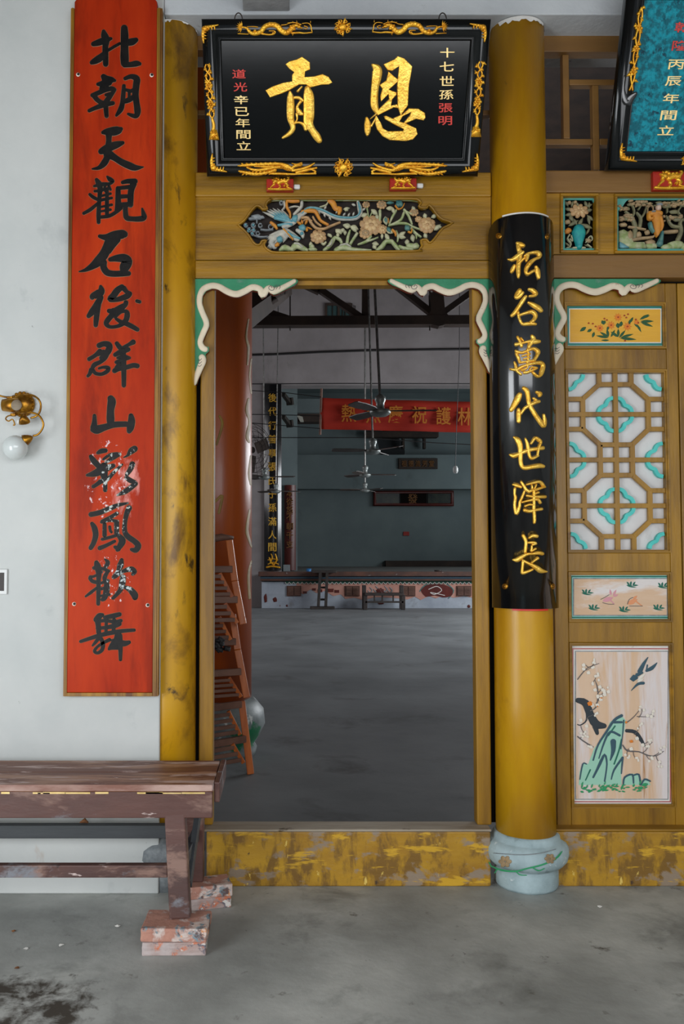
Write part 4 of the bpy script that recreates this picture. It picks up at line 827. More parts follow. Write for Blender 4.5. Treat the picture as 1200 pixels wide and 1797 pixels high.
arc('bottom_packing', M['red_letter'], .1312, .147, 236, 300, zb1-.008, zb1-.0005, kb_)
SB = CylS(CXR, CYR, RB-.0002)
for x, y in ((875, 414), (960, 415), (886, 1029), (970, 1029)):
    b = BM(); dome(b, SB, ell(x, y, 5.4 if x < 930 else 4, 5.4, 0, 12), .004, 0); s_ = link('screw_washer', b, M['brass'], kb_, smooth=True)
    b = BM(); dome(b, SB, ell(x, y, 2.6 if x < 930 else 2, 2.6, 0, 10), .004, .003); link('screw_head', b, M['brass'], s_, smooth=True)
Bk = [
 (880, 415, .09464, [(285,125,60,345,150,100,410,170,70),(310,160,90,320,240,90,340,300,100,330,420,100,310,550,90,310,700,80,310,760,50),(120,430,30,200,430,70,290,370,90,400,290,60),(240,540,60,200,620,80,180,665,50),(300,520,60,380,440,50,425,400,40),(420,370,40,480,330,70,470,400,70,455,455,50),(480,320,45,570,300,55,660,300,80,700,340,80,690,390,60,620,420,60,540,480,85,470,570,85,450,650,75,480,700,60,550,660,60,610,630,50),(630,560,50,660,640,90,680,740,70,685,780,40)]),
 (880, 415, .09464, [(340,1000,90,300,1070,110,270,1130,90),(390,1040,70,330,1100,90,280,1140,70),(500,980,50,570,1000,85,630,1060,90,590,1100,65,510,1110,40),(450,1110,60,400,1180,80,320,1300,80,240,1420,80,185,1475,60),(490,1225,40,580,1270,90,680,1330,100,730,1385,70),(310,1400,50,320,1500,60,380,1620,60,480,1620,75,580,1620,65,630,1630,50),(340,1460,50,450,1420,60,560,1400,80,625,1460,80,600,1540,75,530,1600,65)]),
 (880, 580, .10298, [(270,110,50,310,180,60,340,270,60),(240,240,70,340,220,50,450,190,50,560,190,90,640,190,60),(330,130,40,370,180,30),(510,90,50,540,150,90,480,240,80,460,290,60),(240,350,50,340,380,55,450,340,50,540,310,60,615,360,80,600,430,60,550,510,60),(250,390,60,290,480,65,310,550,50),(440,310,40,450,420,40,440,550,50),(350,440,35,480,400,40),(370,490,30,480,460,35),(310,550,45,430,530,45,550,510,50),(220,540,40,240,600,60,260,680,60,330,750,50),(150,660,40,260,670,60,340,620,60,430,590,50,550,560,60,650,550,70,700,600,70,680,700,80,650,770,60,600,780,50,530,720,50),(340,680,55,430,640,40,440,560,40),(380,720,55,450,710,55,560,660,45,590,640,40,500,630,35,470,690,35)]),
 (880, 580, .10298, [(310,1090,90,270,1170,120,220,1260,105,160,1360,75),(290,1340,60,290,1430,90,290,1550,80),(370,980,70,430,1030,90,450,1130,80,470,1250,80,530,1370,80,600,1480,80,670,1580,80,715,1630,70,730,1540,65,710,1430,30),(635,1210,60,560,1230,70,470,1280,60,390,1330,60,330,1420,50),(540,1155,45,590,1195,50),(590,1050,50,650,1080,80,640,1120,50)]),
 (880, 755, .0974, [(220,125,40,290,180,110,330,280,105,340,420,90,340,540,85,360,640,80,420,680,80,550,660,80,680,640,90,750,655,65),(150,440,40,220,460,95,330,420,70,450,370,80,600,340,65,740,320,80),(425,150,40,460,240,65,480,350,75,500,460,60,540,510,60,620,480,50,655,460,40),(530,240,50,600,140,60,670,180,75,700,220,50,670,300,50,650,400,40,640,460,40)]),
 (880, 755, .0974, [(205,980,40,270,990,75,350,1030,50),(240,1050,60,235,1150,50,250,1210,65,235,1330,60,245,1430,65,270,1500,75,320,1380,65,330,1300,55,380,1180,55,410,1100,45),(350,930,50,400,1000,60,440,1070,65,500,1110,60),(450,980,40,560,950,50,680,930,60,740,990,60,770,1030,40),(540,990,35,550,1060,45),(620,980,30,590,1050,35),(500,1100,50,620,1070,55,740,1030,45),(580,1080,50,580,1180,65,580,1300,55,580,1420,65,590,1600,60,585,1670,50),(660,1120,45,580,1150,50),(450,1180,45,600,1200,55,775,1200,65),(370,1300,40,480,1270,45,640,1250,55,690,1310,55),(420,1370,45,500,1340,45,570,1350,40),(410,1440,70,500,1460,65,600,1440,55,715,1420,60)]),
 (880, 920, .075, [(500,260,90,540,330,95,570,420,85,560,550,85,550,650,85),(640,320,55,720,270,90,825,280,90),(620,430,55,740,430,75,800,450,65,720,480,55),(700,500,45,700,580,60,690,630,55,790,570,60),(270,830,50,370,830,125,480,760,100,600,700,75,720,690,60,850,670,95,950,690,90),(500,870,80,490,980,75,480,1090,80,490,1140,85,600,1110,75,720,1060,60),(840,790,85,760,850,60,700,900,60),(490,840,60,600,900,75,720,960,90,830,1030,125,920,1090,120,1040,1110,40)]),
]
for ox, oy, s_, st_ in Bk: brush(kb_, SB, M['gold'], crop(ox, oy, s_), s_, st_, .0085, 0)

# ---------------------------------------------------------------- tilted plaques
def plaque_frame(BLp, BRp, TLp, TRp, yb):
    mid = lambda a, b: ((a[0]+b[0])/2, (a[1]+b[1])/2)
    d = ray(*mid(BLp, BRp)); tb = yb/d.y; Bc = EYE+d*tb
    tt = tb*(BRp[0]-BLp[0])/(TRp[0]-TLp[0]); Tc = EYE+ray(*mid(TLp, TRp))*tt
    up = (Tc-Bc); up.x = 0; up.normalize(); n = up.cross(Vector((1, 0, 0))).normalized()
    if n.y > 0: n = -n
    return PlaneS(Bc, n), up
def to_ab(S, up, px, py): q = S(px, py, 0)-S.p0; return q.x, q.dot(up)
def moulded(b, S, up, x0, x1, z0, z1, prof, mi=0):
    """sweep (inset, height) profile round the rectangle, mitred"""
    R = []
    for d, h in prof:
        R.append([b.verts.new(S.p0+Vector((x, 0, 0))+up*z+S.n*h) for x, z in ((x0+d, z0+d), (x1-d, z0+d), (x1-d, z1-d), (x0+d, z1-d))])
    for A_, B_ in zip(R[:-1], R[1:]):
        for k in range(4): f = b.faces.new((A_[k], A_[(k+1) % 4], B_[(k+1) % 4], B_[k])); f.material_index = mi; f.smooth = True
SPq, upq = plaque_frame((363, 310), (848, 310), (343, 33), (862, 33), 3.795)
x0, z0 = to_ab(SPq, upq, 363, 310); x1, z1 = to_ab(SPq, upq, 862, 33)
ix0, iz0 = to_ab(SPq, upq, 391, 276.5); ix1, iz1 = to_ab(SPq, upq, 823, 72)
fw = ((ix0-x0)+(x1-ix1)+(iz0-z0)+(z1-iz1))/4
PROF = [(0, -.035), (0, -.002), (.004, .006), (.018, .020), (.036, .026), (.052, .022), (.064, .010), (.069, .004), (.072, .007), (.077, .007), (.079, .001), (.081, -.004)]
def plaque(name, lab, S, up, X0, X1, Z0, Z1, mpanel):
    t_ = thing(name, lab, 'plaque', tuple(S.p0))
    b = BM(); moulded(b, S, up, X0, X1, Z0, Z1, PROF); fr = link('frame', b, M['lacquer_p'], t_); 
    for p in fr.data.polygons: p.use_smooth = True
    b = BM(); d = PROF[-1][0]-.004
    for hh in (-.006, -.030):
        vs = [b.verts.new(S.p0+Vector((x, 0, 0))+up*z+S.n*hh) for x, z in ((X0+d, Z0+d), (X1-d, Z0+d), (X1-d, Z1-d), (X0+d, Z1-d))]; b.faces.new(vs)
    link('panel', b, mpanel, t_, fixn=False)
    b = BM(); vs = [b.verts.new(S.p0+Vector((x, 0, 0))+up*z+S.n*-.034) for x, z in ((X0+.001, Z0+.001), (X1-.001, Z0+.001), (X1-.001, Z1-.001), (X0+.001, Z1-.001))]; b.faces.new(vs); link('back_board', b, M['timber_dark'], t_)
    return t_
pq = plaque('gilt_plaque', 'black lacquer plaque with two big gilt characters hung over the doorway', SPq, upq, x0, x1, z0, z1, M['lacquer_p'])
SPi = PlaneS(SPq.p0-SPq.n*.006, SPq.n)
TC1, TC2 = crop(455, 85, .11667), crop(625, 85, .11667); sC = .11667
brush(pq, SPi, M['gold'], TC1, sC, [(460,650,40,468,740,105,470,900,125,470,1050,110,500,1150,90,500,1220,80,440,1290,70,350,1345,40),(720,600,90,740,700,160,745,850,170,745,1000,170,740,1120,150,790,1220,110,860,1320,120,905,1390,90),(640,575,30,575,645,45),(530,740,50,600,745,55,655,790,40),(620,800,50,570,880,45,600,960,90,650,990,45),(560,980,45,570,1060,30,545,1110,30),(530,1125,40,600,1115,40,670,1150,60,700,1220,60)], .010, 0,
      polys=[[(390, 240), (450, 195), (560, 165), (640, 125), (700, 165), (760, 210), (765, 320), (690, 350), (685, 430), (820, 420), (950, 385), (1040, 425), (1100, 515), (1040, 545), (930, 550), (770, 590), (700, 545), (600, 545), (470, 620), (340, 680), (160, 740), (90, 630), (200, 570), (360, 515), (490, 495), (490, 400), (520, 360), (450, 310)]])
brush(pq, SPi, M['gold'], TC2, sC, [(240,245,40,310,310,145,310,420,150,280,600,120,270,780,120,280,880,115,320,970,70),(155,1045,45,170,1130,100,170,1240,95,165,1300,50),(210,1060,18,300,985,28),(225,1170,35,280,1070,28,300,1020,28)], .010, 0,
      polys=[[(405, 240), (570, 165), (620, 115), (720, 150), (840, 270), (830, 350), (790, 560), (775, 860), (700, 960), (665, 1010), (620, 880), (610, 560), (640, 270), (540, 340), (470, 330), (440, 290)],
             [(480, 345), (580, 430), (640, 480), (560, 560), (490, 620), (600, 660), (600, 700), (540, 770), (520, 860), (610, 840), (640, 900), (560, 890), (440, 950), (320, 1010), (300, 960), (350, 900), (490, 760), (480, 690), (370, 800), (360, 720), (390, 610), (350, 550), (450, 480)],
             [(300, 1010), (370, 1120), (400, 1200), (480, 1245), (700, 1240), (712, 1215), (560, 1140), (430, 1065), (410, 1020), (450, 1010), (560, 1060), (660, 1100), (740, 1125), (900, 1200), (920, 1290), (850, 1370), (740, 1395), (500, 1380), (390, 1320), (310, 1220), (280, 1120)],
             [(550, 1050), (700, 985), (790, 900), (930, 905), (1030, 970), (1040, 1040), (1010, 1085), (900, 1060), (740, 1130), (700, 1130), (800, 1010), (820, 960), (700, 1020), (640, 1110)]])
k1 = crop(330, 0, .4583)
def col_(items, w_, h_): return [(c, *k1(x, y), w_, h_) for c, x, y in items]
chars(pq, SPi, M['gold_pale'], col_((('十', 992, 202), ('七', 990, 255), ('世', 990, 310), ('孫', 988, 362)), 25, 17), .003)
chars(pq, SPi, M['red_letter'], col_((('張', 986, 413), ('明', 984, 462)), 24, 16), .003)
chars(pq, SPi, M['red_letter'], col_((('道', 195, 283), ('光', 200, 333)), 24, 16), .003)
chars(pq, SPi, M['gold_pale'], col_((('辛', 203, 382), ('已', 206, 427), ('年', 209, 470), ('間', 212, 515), ('立', 213, 558)), 25, 15.5), .003)
# hooks
for x, y in ((418, 25), (778, 24)):
    b = BM(); c_ = SPq(x, 33, -.02); pts = [c_+Vector((math.cos(t)*.016, 0, .0+math.sin(t)*.028)) for t in [i*math.pi/10 for i in range(11)]]; tube(b, [pts[0]-Vector((0, 0, .01))]+pts+[pts[-1]-Vector((0, 0, .01))], .0025, 6); link('hanging_hook', b, M['dark_steel'], pq, smooth=True)

# right plaque: same size and build, edge measured at its lower left corner
d = ray(1065, 299); tb = 3.795/d.y; BL2 = EYE+d*tb
e = ray(1098, 2)
# tilt from the drift of the left edge: X is constant along it
tt = BL2.x/e.x; TL2 = EYE+e*tt; up2 = TL2-BL2; up2.x = 0; up2.normalize(); n2 = up2.cross(Vector((1, 0, 0))).normalized(); n2 = n2 if n2.y < 0 else -n2
SP2 = PlaneS(BL2, n2)
pq2 = plaque('teal_plaque', 'black framed plaque with crackled teal panel at the top right corner', SP2, up2, 0, (x1-x0), 0, (z1-z0)*1.22, M['teal'])
SP2i = PlaneS(SP2.p0-SP2.n*.006, SP2.n)
k8 = crop(1060, 0, .192)
def c8(items, w_, h_, m): chars(pq2, SP2i, m, [(c, *k8(x, y), w_, h_) for c, x, y in items], .003, 0, 3)
c8((('乾', 715, 250), ('隆', 690, 418)), 27, 18, M['red_letter'])
c8((('丙', 655, 590), ('辰', 630, 742), ('年', 610, 900), ('間', 586, 1055), ('立', 563, 1192)), 28, 17, M['gold_pale'])
# ================================================================ gilt ornaments, carvings
def ornament(name, par, S, m, prims, h=.006, h0=0, smooth=True):
    b = BM()
    for q in prims:
        if q[0] == 's': stroke(b, S, q[1], q[2] if len(q) > 2 else h, h0, n=3)
        elif q[0] == 'd': dome(b, S, ell(*q[1]), q[2] if len(q) > 2 else h, h0)
        elif q[0] == 'l': leaf(b, S, *q[1], h=q[2] if len(q) > 2 else h, h0=h0)
        elif q[0] == 'p': poly(b, S, q[1], q[2] if len(q) > 2 else h, h0)
    return link(name, b, m, par, smooth=smooth)
def dragon(x0, y0, x1, y1, flip):
    """head at the right end unless flipped; box in photo pixels"""
    sx = (x1-x0)/780; sy = (y1-y0)/130
    def T(x, y): u = (x-50)*sx; return ((x1-u) if flip else (x0+u), y0+(y-80)*sy)
    q = []; S_ = lambda pts: [T(x, y)+(w_*sy*1.3,) for x, y, w_ in pts]
    body = [(130, 130, 14), (185, 140, 20), (215, 180, 26), (260, 195, 32), (320, 175, 36), (360, 125, 38), (420, 105, 40), (480, 120, 42), (520, 165, 42), (570, 185, 42), (610, 150, 40), (640, 120, 36)]
    q.append(('s', S_(body), .008))
    pp = cr(body, 4)
    for i, (x, y, w_) in enumerate(pp):
        if i % 2 == 0: q.append(('d', (*T(x, y-w_*.1), 9*sx, 8*sy, 0, 6), .0115))
    for i in range(8): q.append(('l', (*T(140, 130), 62*sx, 14*sy, (180-70+i*22) if not flip else (0+70-i*22)), .006))
    for i in range(5, len(pp)-4, 3): x, y, w_ = pp[i]; q.append(('l', (*T(x, y-w_*.4), 16*sx, 9*sy, -90 if i % 2 else -60), .006))
    for s in ([(330, 195, 16), (400, 205, 14), (450, 195, 14), (455, 170, 10), (400, 168, 8)], [(100, 195, 8), (200, 200, 8)], [(290, 130, 10), (250, 125, 8), (190, 125, 5)], [(520, 110, 10), (565, 105, 8), (590, 90, 6)], [(620, 190, 18), (690, 185, 16), (740, 190, 12), (815, 182, 12)],
              [(720, 95, 8), (770, 90, 8), (800, 110, 10), (808, 150, 10), (815, 175, 8)], [(740, 120, 10), (770, 130, 8), (755, 150, 7), (735, 140, 6)], [(590, 90, 9), (640, 85, 8), (690, 95, 7)]): q.append(('s', S_(s), .007))
    for x, y, a, c in ((660, 115, 34, 20), (690, 130, 24, 16), (640, 150, 22, 15), (700, 105, 16, 10), (715, 140, 14, 9), (610, 120, 16, 12), (265, 165, 16, 14), (440, 190, 14, 12)): q.append(('d', (*T(x, y), a*sx, c*sy, 0, 9, .12), .011))
    for x, y, an in ((600, 100, 215), (640, 95, 235), (670, 92, 260), (800, 95, 270), (600, 175, 120), (635, 190, 110)): q.append(('l', (*T(x, y), 30*sx, 10*sy, an if not flip else 180-an), .008))
    return q
ornament('dragon_ornament', pq, SPq, M['gold_deep'], dragon(409, 40, 550, 63, False), h0=.0255)
ornament('dragon_ornament', pq, SPq, M['gold_deep'], dragon(650, 39, 790, 62, True), h0=.0255)
def phoenix_bar(x0, y0, x1, y1, flip):
    sx = (x1-x0)/760; sy = (y1-y0)/125
    def T(x, y): u = (x-40)*sx; return ((x1-u) if flip else (x0+u), y0+(y-50)*sy)
    S_ = lambda pts: [T(x, y)+(w_*sy*1.3,) for x, y, w_ in pts]; q = []
    for s in ([(45, 85, 10), (120, 80, 26), (200, 75, 24), (330, 68, 24), (450, 70, 26), (520, 90, 30)], [(130, 100, 14), (200, 125, 22), (300, 120, 24), (400, 100, 26), (500, 95, 34)], [(55, 135, 14), (120, 150, 26), (220, 165, 26), (320, 150, 24), (400, 125, 26)],
              [(200, 90, 10), (290, 95, 14), (380, 90, 16)], [(470, 85, 44), (520, 105, 46), (560, 120, 30)], [(540, 120, 24), (580, 90, 24), (620, 80, 26), (650, 70, 18)], [(350, 160, 16), (440, 160, 20), (550, 165, 16), (640, 162, 14), (780, 158, 18)],
              [(560, 130, 22), (640, 120, 28), (720, 90, 22), (770, 60, 10)], [(600, 150, 26), (680, 130, 24), (790, 105, 16)], [(555, 62, 8), (600, 70, 10), (650, 55, 10)], [(740, 120, 12), (780, 140, 18), (760, 160, 12)]): q.append(('s', S_(s), .0075))
    for i in range(17):
        for (ax, ay, bx_, by) in ((80, 80, 440, 68), (90, 150, 380, 145)): q.append(('l', (*T(ax+(bx_-ax)*i/16, ay+(by-ay)*i/16+((10 if i % 2 else -12) if ay > 100 else (-8 if i % 2 else 14))), 34*sx, 15*sy, (150 if ay > 100 else 200) if not flip else (30 if ay > 100 else -20)), .009))
    for i in range(6): q.append(('d', (*T(450+i*18, 90+i*7), 12*sx, 12*sy, 0, 6), .0125))
    q.append(('d', (*T(630, 78), 26*sx, 18*sy, 0, 9, .1), .012))
    return q
ornament('phoenix_ornament', pq, SPq, M['gold_deep'], phoenix_bar(417, 284, 557, 307, False), h0=.0255)
ornament('phoenix_ornament', pq, SPq, M['gold_deep'], phoenix_bar(648, 284, 783, 307, True), h0=.0255)
def mask(cx, cy, r, spikes=8, seed=1):
    random.seed(seed); q = [('d', (cx, cy, r*.5, r*.5, 0, 10, .1), .012)]
    for k in range(spikes):
        a = k*360/spikes+random.uniform(-12, 12); ca, sa = math.cos(math.radians(a)), math.sin(math.radians(a))
        q.append(('l', (cx+ca*r*.35, cy+sa*r*.35, r*random.uniform(.55, .85), r*.3, a), .008)); q.append(('d', (cx+ca*r*.62, cy+sa*r*.55, r*.2, r*.17, 0, 7), .009))
        q.append(('s', [(cx+ca*r*.5, cy+sa*r*.5, r*.16), (cx+math.cos(math.radians(a+25))*r*.8, cy+math.sin(math.radians(a+25))*r*.8, r*.13), (cx+ca*r*1.0, cy+sa*r*.95, r*.07)], .006))
    return q
ornament('flame_ornament', pq, SPq, M['gold_deep'], mask(600.5, 49, 15, 9, 2), h0=.0255)
ornament('flower_ornament', pq, SPq, M['gold_deep'], mask(602, 294, 17, 10, 4), h0=.0255)
def bat(cx, cy, dx, dy, s):
    """corner ornament: body at corner, wings along both edges (dx, dy = directions into the frame)"""
    q = [('d', (cx+dx*s*.30, cy+dy*s*.32, s*.34, s*.30, 0, 9, .12), .010)]
    q.append(('s', [(cx+dx*s*.2, cy+dy*s*.2, s*.35), (cx+dx*s*.8, cy+dy*s*.1, s*.3), (cx+dx*s*1.5, cy-dy*s*.05, s*.12)], .007))
    q.append(('s', [(cx+dx*s*.2, cy+dy*s*.2, s*.35), (cx+dx*s*.1, cy+dy*s*.9, s*.3), (cx+dx*s*.18, cy+dy*s*1.6, s*.12)], .007))
    for k in range(4):
        t = .35+k*.27
        q.append(('s', [(cx+dx*s*t, cy+dy*s*.05, s*.13), (cx+dx*s*(t+.05), cy+dy*s*.38, s*.13)], .010)); q.append(('s', [(cx+dx*s*.08, cy+dy*s*t, s*.13), (cx+dx*s*.38, cy+dy*s*(t+.05), s*.13)], .010))
    for k in range(5): q.append(('d', (cx+dx*s*(.3+.16*math.cos(k*1.3)), cy+dy*s*(.32+.16*math.sin(k*1.3)), s*.08, s*.08, 0, 6), .0145))
    return q
for cx, cy, dx, dy in ((355, 46, 1, 1), (851, 44, -1, 1), (370, 300, 1, -1), (838, 300, -1, -1)): ornament('bat_ornament', pq, SPq, M['gold_deep'], bat(cx, cy, dx, dy, 19), h0=.0255)
def vine(x_t, y_t, x_b, y_b, w_, seed, pot=True):
    random.seed(seed); q = []; N = 15; P_ = lambda t, o: (x_t+(x_b-x_t)*t+o, y_t+(y_b-y_t)*t)
    for sgn in (-1, 1):
        pts = []
        for i in range(N+1):
            t = i/N*(.72 if pot else 1); o = sgn*w_*.24*math.sin(i*1.25+.4) if pot else sgn*w_*.2*math.sin(i*.9); pts.append(P_(t, o)+(3.0,))
        q.append(('s', pts, .006))
    for i in range(16 if pot else 13):
        t = i/16*.68+.02 if pot else i/13*.96; o = (-1 if i % 2 else 1)*w_*random.uniform(.18, .42); x, y = P_(t, o)
        q.append(('d', (x, y, w_*.2, w_*.19, 0, 7, .15), .009)); q.append(('l', (x, y, w_*.34, w_*.15, random.choice((-60, -120, 30, 150, -90))), .007))
    for t in ((.27, .53) if pot else (.25, .5, .78)):
        x, y = P_(t, 0)
        for k in range(6): a = k*math.pi/3; q.append(('d', (x+math.cos(a)*w_*.26, y+math.sin(a)*w_*.26, w_*.17, w_*.15, a, 7), .009))
        q.append(('d', (x, y, w_*.13, w_*.13, 0, 7), .012))
    if pot:
        q.append(('s', [P_(.72, 0)+(w_*.3,), P_(.8, w_*.1)+(w_*.35,), P_(.86, 0)+(w_*.4,)], .008))
        x, y = P_(.93, 0); q.append(('p', [(x-w_*.3, y-w_*.55), (x+w_*.3, y-w_*.55), (x+w_*.55, y+w_*.5), (x-w_*.5, y+w_*.5)], .005))
        for k in range(7): q.append(('d', (x+random.uniform(-.35, .35)*w_, y+random.uniform(-.4, .4)*w_, w_*.16, w_*.13, 0, 7), .010))
    return q
ornament('vase_ornament', pq, SPq, M['gold_deep'], vine(364, 114, 377, 246, 17, 3), h0=.0255)
ornament('vase_ornament', pq, SPq, M['gold_deep'], vine(841, 109, 832, 241, 17, 5), h0=.0255)
ornament('plum_ornament', pq2, SP2, M['gold_deep'], vine(1121, 16, 1103, 160, 17, 8, False), h0=.0255)
ornament('bat_ornament', pq2, SP2, M['gold_deep'], bat(1084, 283, 1, -1, 19), h0=.0255)
ornament('flower_ornament', pq2, SP2, M['gold_deep'], mask(1207, 283, 16, 9, 6), h0=.0255)
b = BM(); stroke(b, SP2, [(1092, 135, 3), (1090, 160, 6), (1096, 180, 16), (1104, 172, 12), (1112, 165, 6)], .002, .025); link('black_smear', b, M['lacquer'], pq2, smooth=True)

# red bracket blocks with gilt lions
def lion(x0, y0, x1, y1, flip):
    sx = (x1-x0)/250; sy = (y1-y0)/135
    def T(x, y): u = (x-310)*sx; return ((x1-u) if flip else (x0+u), y0+(y-195)*sy)
    S_ = lambda pts: [T(x, y)+(w_*sy,) for x, y, w_ in pts]; q = []
    for s in ([(420, 250, 50), (460, 235, 46), (500, 240, 46)], [(500, 240, 30), (525, 215, 18), (510, 200, 14)], [(380, 270, 24), (350, 295, 18), (335, 315, 16)], [(430, 280, 24), (440, 300, 18), (420, 315, 16)], [(490, 260, 26), (520, 285, 20), (500, 300, 14), (540, 315, 18)], [(315, 318, 20), (380, 322, 22), (450, 322, 22), (555, 322, 20)], [(470, 290, 12), (490, 280, 10), (480, 300, 10)]): q.append(('s', S_(s), .010))
    for x, y, a, c in ((390, 240, 30, 24), (375, 255, 18, 14), (400, 215, 18, 12), (420, 225, 16, 14), (365, 232, 10, 8), (505, 285, 12, 10), (450, 225, 12, 10), (480, 222, 12, 10)): q.append(('d', (*T(x, y), a*sx, c*sy, 0, 8, .15), .014))
    for x, y, an in ((380, 225, -110), (395, 222, -80), (370, 235, -150), (415, 215, -60), (525, 205, -60), (515, 205, -110)): q.append(('l', (*T(x, y), 26*sx, 9*sy, an if not flip else 180-an), .010))
    return q
for i, (x0_, x1_, y0_, y1_, fl_, lab) in enumerate(((467.5, 515, 309, 339.5, False, 'left red block with gilt lion holding up the black gilt plaque'), (684, 731, 308, 337.5, True, 'red block with gilt lion under the black gilt plaque near the column'), (1145.5, 1206, 296, 338, False, 'red block with gilt lion under the teal plaque'))):
    yb = YF-.012-.027; t_ = thing('lion_block', lab, 'bracket', (XP((x0_+x1_)/2, y1_, yb), YF-.012, ZP(y1_, yb)), group='red lion blocks under the plaques')
    b = BM(); ytop = y0_+4.3; bx(b, XP(x0_, y0_, yb), XP(x1_, y0_, yb), yb, YF-.0125, ZP(y1_-5, yb), ZP(ytop, yb)); link('block', b, M['red_block'], t_, bev=.003)
    w_ = (x1_-x0_); ornament('lion_relief', t_, FS(yb), M['gold_deep'], lion(x0_+2, y0_+2, x1_-2, y1_-5.5, fl_), h0=0)
    if i < 2:
        b = BM(); xq = XP(x1_, y1_, YF-.02); bx(b, xq, xq+.030, YF-.03, YF-.0125, ZP(y1_-7, YF-.02), ZP(y1_-15, YF-.02)); link('plaster_dab', b, M['white_paint'], t_, bev=.006)
# ---------------------------------------------------------------- pierced carving over the doorway
SF = FS(YF+.022)
def carve(name, par, S, m, prims, h=.012, h0=0, T=None, sc=.175, lab=None):
    b = BM()
    for q in prims:
        if q[0] == 's': stroke(b, S, [T(x, y)+(w_*sc,) for x, y, w_ in q[1]], h, h0+(q[2] if len(q) > 2 else 0), n=3)
        elif q[0] == 'd': dome(b, S, ell(*T(q[1], q[2]), q[3]*sc, q[4]*sc, math.radians(q[5]) if len(q) > 5 else 0, 9, .08), h, h0)
        elif q[0] == 'l': x, y = T(q[1], q[2]); leaf(b, S, x, y, q[3]*sc, q[4]*sc, q[5], h, h0)
        elif q[0] == 'p': poly(b, S, [T(*p) for p in q[1]], h, h0, bevel=.5)
    return link(name, b, m, par, smooth=True, label=lab)
c4r = lambda x, y: (600+x*.175, 335+y*.175)
carve('top_ledge', lt, SF, M['f_green'], [('s', ((380, 110, 26), (430, 96, 22), (600, 94, 20), (1000, 94, 20), (1500, 92, 20), (1860, 96, 20), (1920, 120, 20)))], T=c4)
carve('phoenix_wing', lt, SF, M['f_white'], [('l', 640, 330, L, 44, a) for a, L in ((-158, 320), (-152, 300), (-147, 270), (-141, 250), (-134, 215), (-126, 180))]+[('l', 620, 390, L, 46, a) for a, L in ((165, 220), (155, 240), (146, 250), (138, 230), (128, 200), (118, 150))], T=c4)
carve('phoenix_feathers', lt, SF, M['f_blue'], [('l', 640, 332, L, 26, a) for a, L in ((-157, 240), (-151, 225), (-145, 205), (-138, 180), (-130, 150))]+[('s', ((640, 320, 30), (560, 300, 34), (470, 280, 30))), ('s', ((640, 345, 26), (570, 345, 30), (500, 355, 22)))], h0=.008, T=c4)
carve('phoenix_body', lt, SF, M['f_white'], [('s', ((560, 360, 60), (640, 320, 70), (690, 280, 64), (740, 240, 50), (820, 190, 30))), ('s', ((570, 400, 60), (640, 450, 70), (700, 490, 50))), ('s', ((690, 400, 34), (740, 430, 50), (750, 470, 30)))], h0=.006, T=c4)
carve('phoenix_body', lt, SF, M['f_blue'], [('d', 670, 290, 34, 44, 30), ('d', 745, 380, 40, 34), ('s', ((600, 430, 26), (660, 470, 28), (720, 490, 20))), ('d', 520, 495, 34, 34), ('d', 740, 440, 20, 18)], h=.016, h0=.010, T=c4)
carve('phoenix_crest', lt, SF, M['f_orange'], [('l', 740, 350, 60, 26, -150), ('l', 750, 345, 50, 24, -110), ('l', 770, 350, 60, 26, -60), ('l', 780, 375, 70, 14, 20), ('s', ((430, 330, 30), (470, 360, 34), (490, 390, 24))), ('s', ((500, 545, 40), (480, 560, 30))), ('d', 790, 400, 14, 20), ('s', ((555, 395, 16), (600, 440, 16), (650, 500, 14)))], h0=.012, T=c4)
bt = [(700, 300, 30), (740, 240, 40), (800, 185, 44), (880, 185, 50), (960, 210, 44), (1040, 250, 44), (1120, 275, 46), (1230, 280, 40)]
carve('tail_plume', lt, SF, M['f_white'], [('s', bt+[(1290, 270, 40), (1325, 230, 46), (1320, 170, 50), (1300, 110, 26)])]+[('l', x, y, 46, 22, a) for x, y, a in ((900, 200, 60), (960, 225, 70), (1010, 255, 60), (1080, 230, -60), (1150, 255, -50), (1200, 262, -60), (1250, 255, -70), (960, 190, -50), (1340, 200, -30), (1280, 150, 200))], T=c4)
carve('tail_plume_stripe', lt, SF, M['f_blue'], [('s', [(x, y, w_*.45) for x, y, w_ in bt[1:]]+[(1290, 265, 18), (1322, 220, 22), (1315, 165, 22), (1302, 125, 10)])], h0=.010, T=c4)
carve('tail_plume', lt, SF, M['f_orange'], [('s', ((740, 220, 30), (800, 210, 40), (870, 215, 40), (900, 260, 34), (930, 310, 28), (1000, 350, 26))), ('s', ((590, 110, 30), (650, 115, 34), (710, 115, 24))), ('s', ((590, 110, 26), (590, 170, 28), (620, 230, 24), (625, 280, 18))), ('s', ((1010, 110, 40), (1050, 130, 60), (1080, 190, 50), (1120, 190, 50), (1110, 240, 30)))], h0=.010, T=c4)
carve('tail_plume', lt, SF, M['f_peach'], [('s', ((740, 280, 26), (800, 280, 30), (840, 340, 28), (890, 385, 28), (960, 390, 26), (1020, 365, 26), (1120, 325, 22))), ('s', ((850, 270, 20), (880, 320, 20), (930, 360, 18))), ('s', ((730, 330, 12), (780, 300, 14), (840, 310, 14)))], h0=.008, T=c4)
carve('ribbon', lt, SF, M['f_white'], [('s', ((740, 115, 34), (735, 160, 34), (700, 200, 34), (660, 240, 30))), ('s', ((600, 180, 14), (660, 160, 14), (710, 165, 10))), ('s', ((560, 115, 30), (570, 160, 26), (540, 200, 16))), ('s', ((470, 560, 60), (430, 520, 60), (480, 450, 60), (560, 430, 40)))]+[('l', 470, 450, 90, 26, a) for a in (150, 135, 120, 165)]+[('l', 430, 530, 60, 22, a) for a in (110, 130, 90)], T=c4)
rg = []
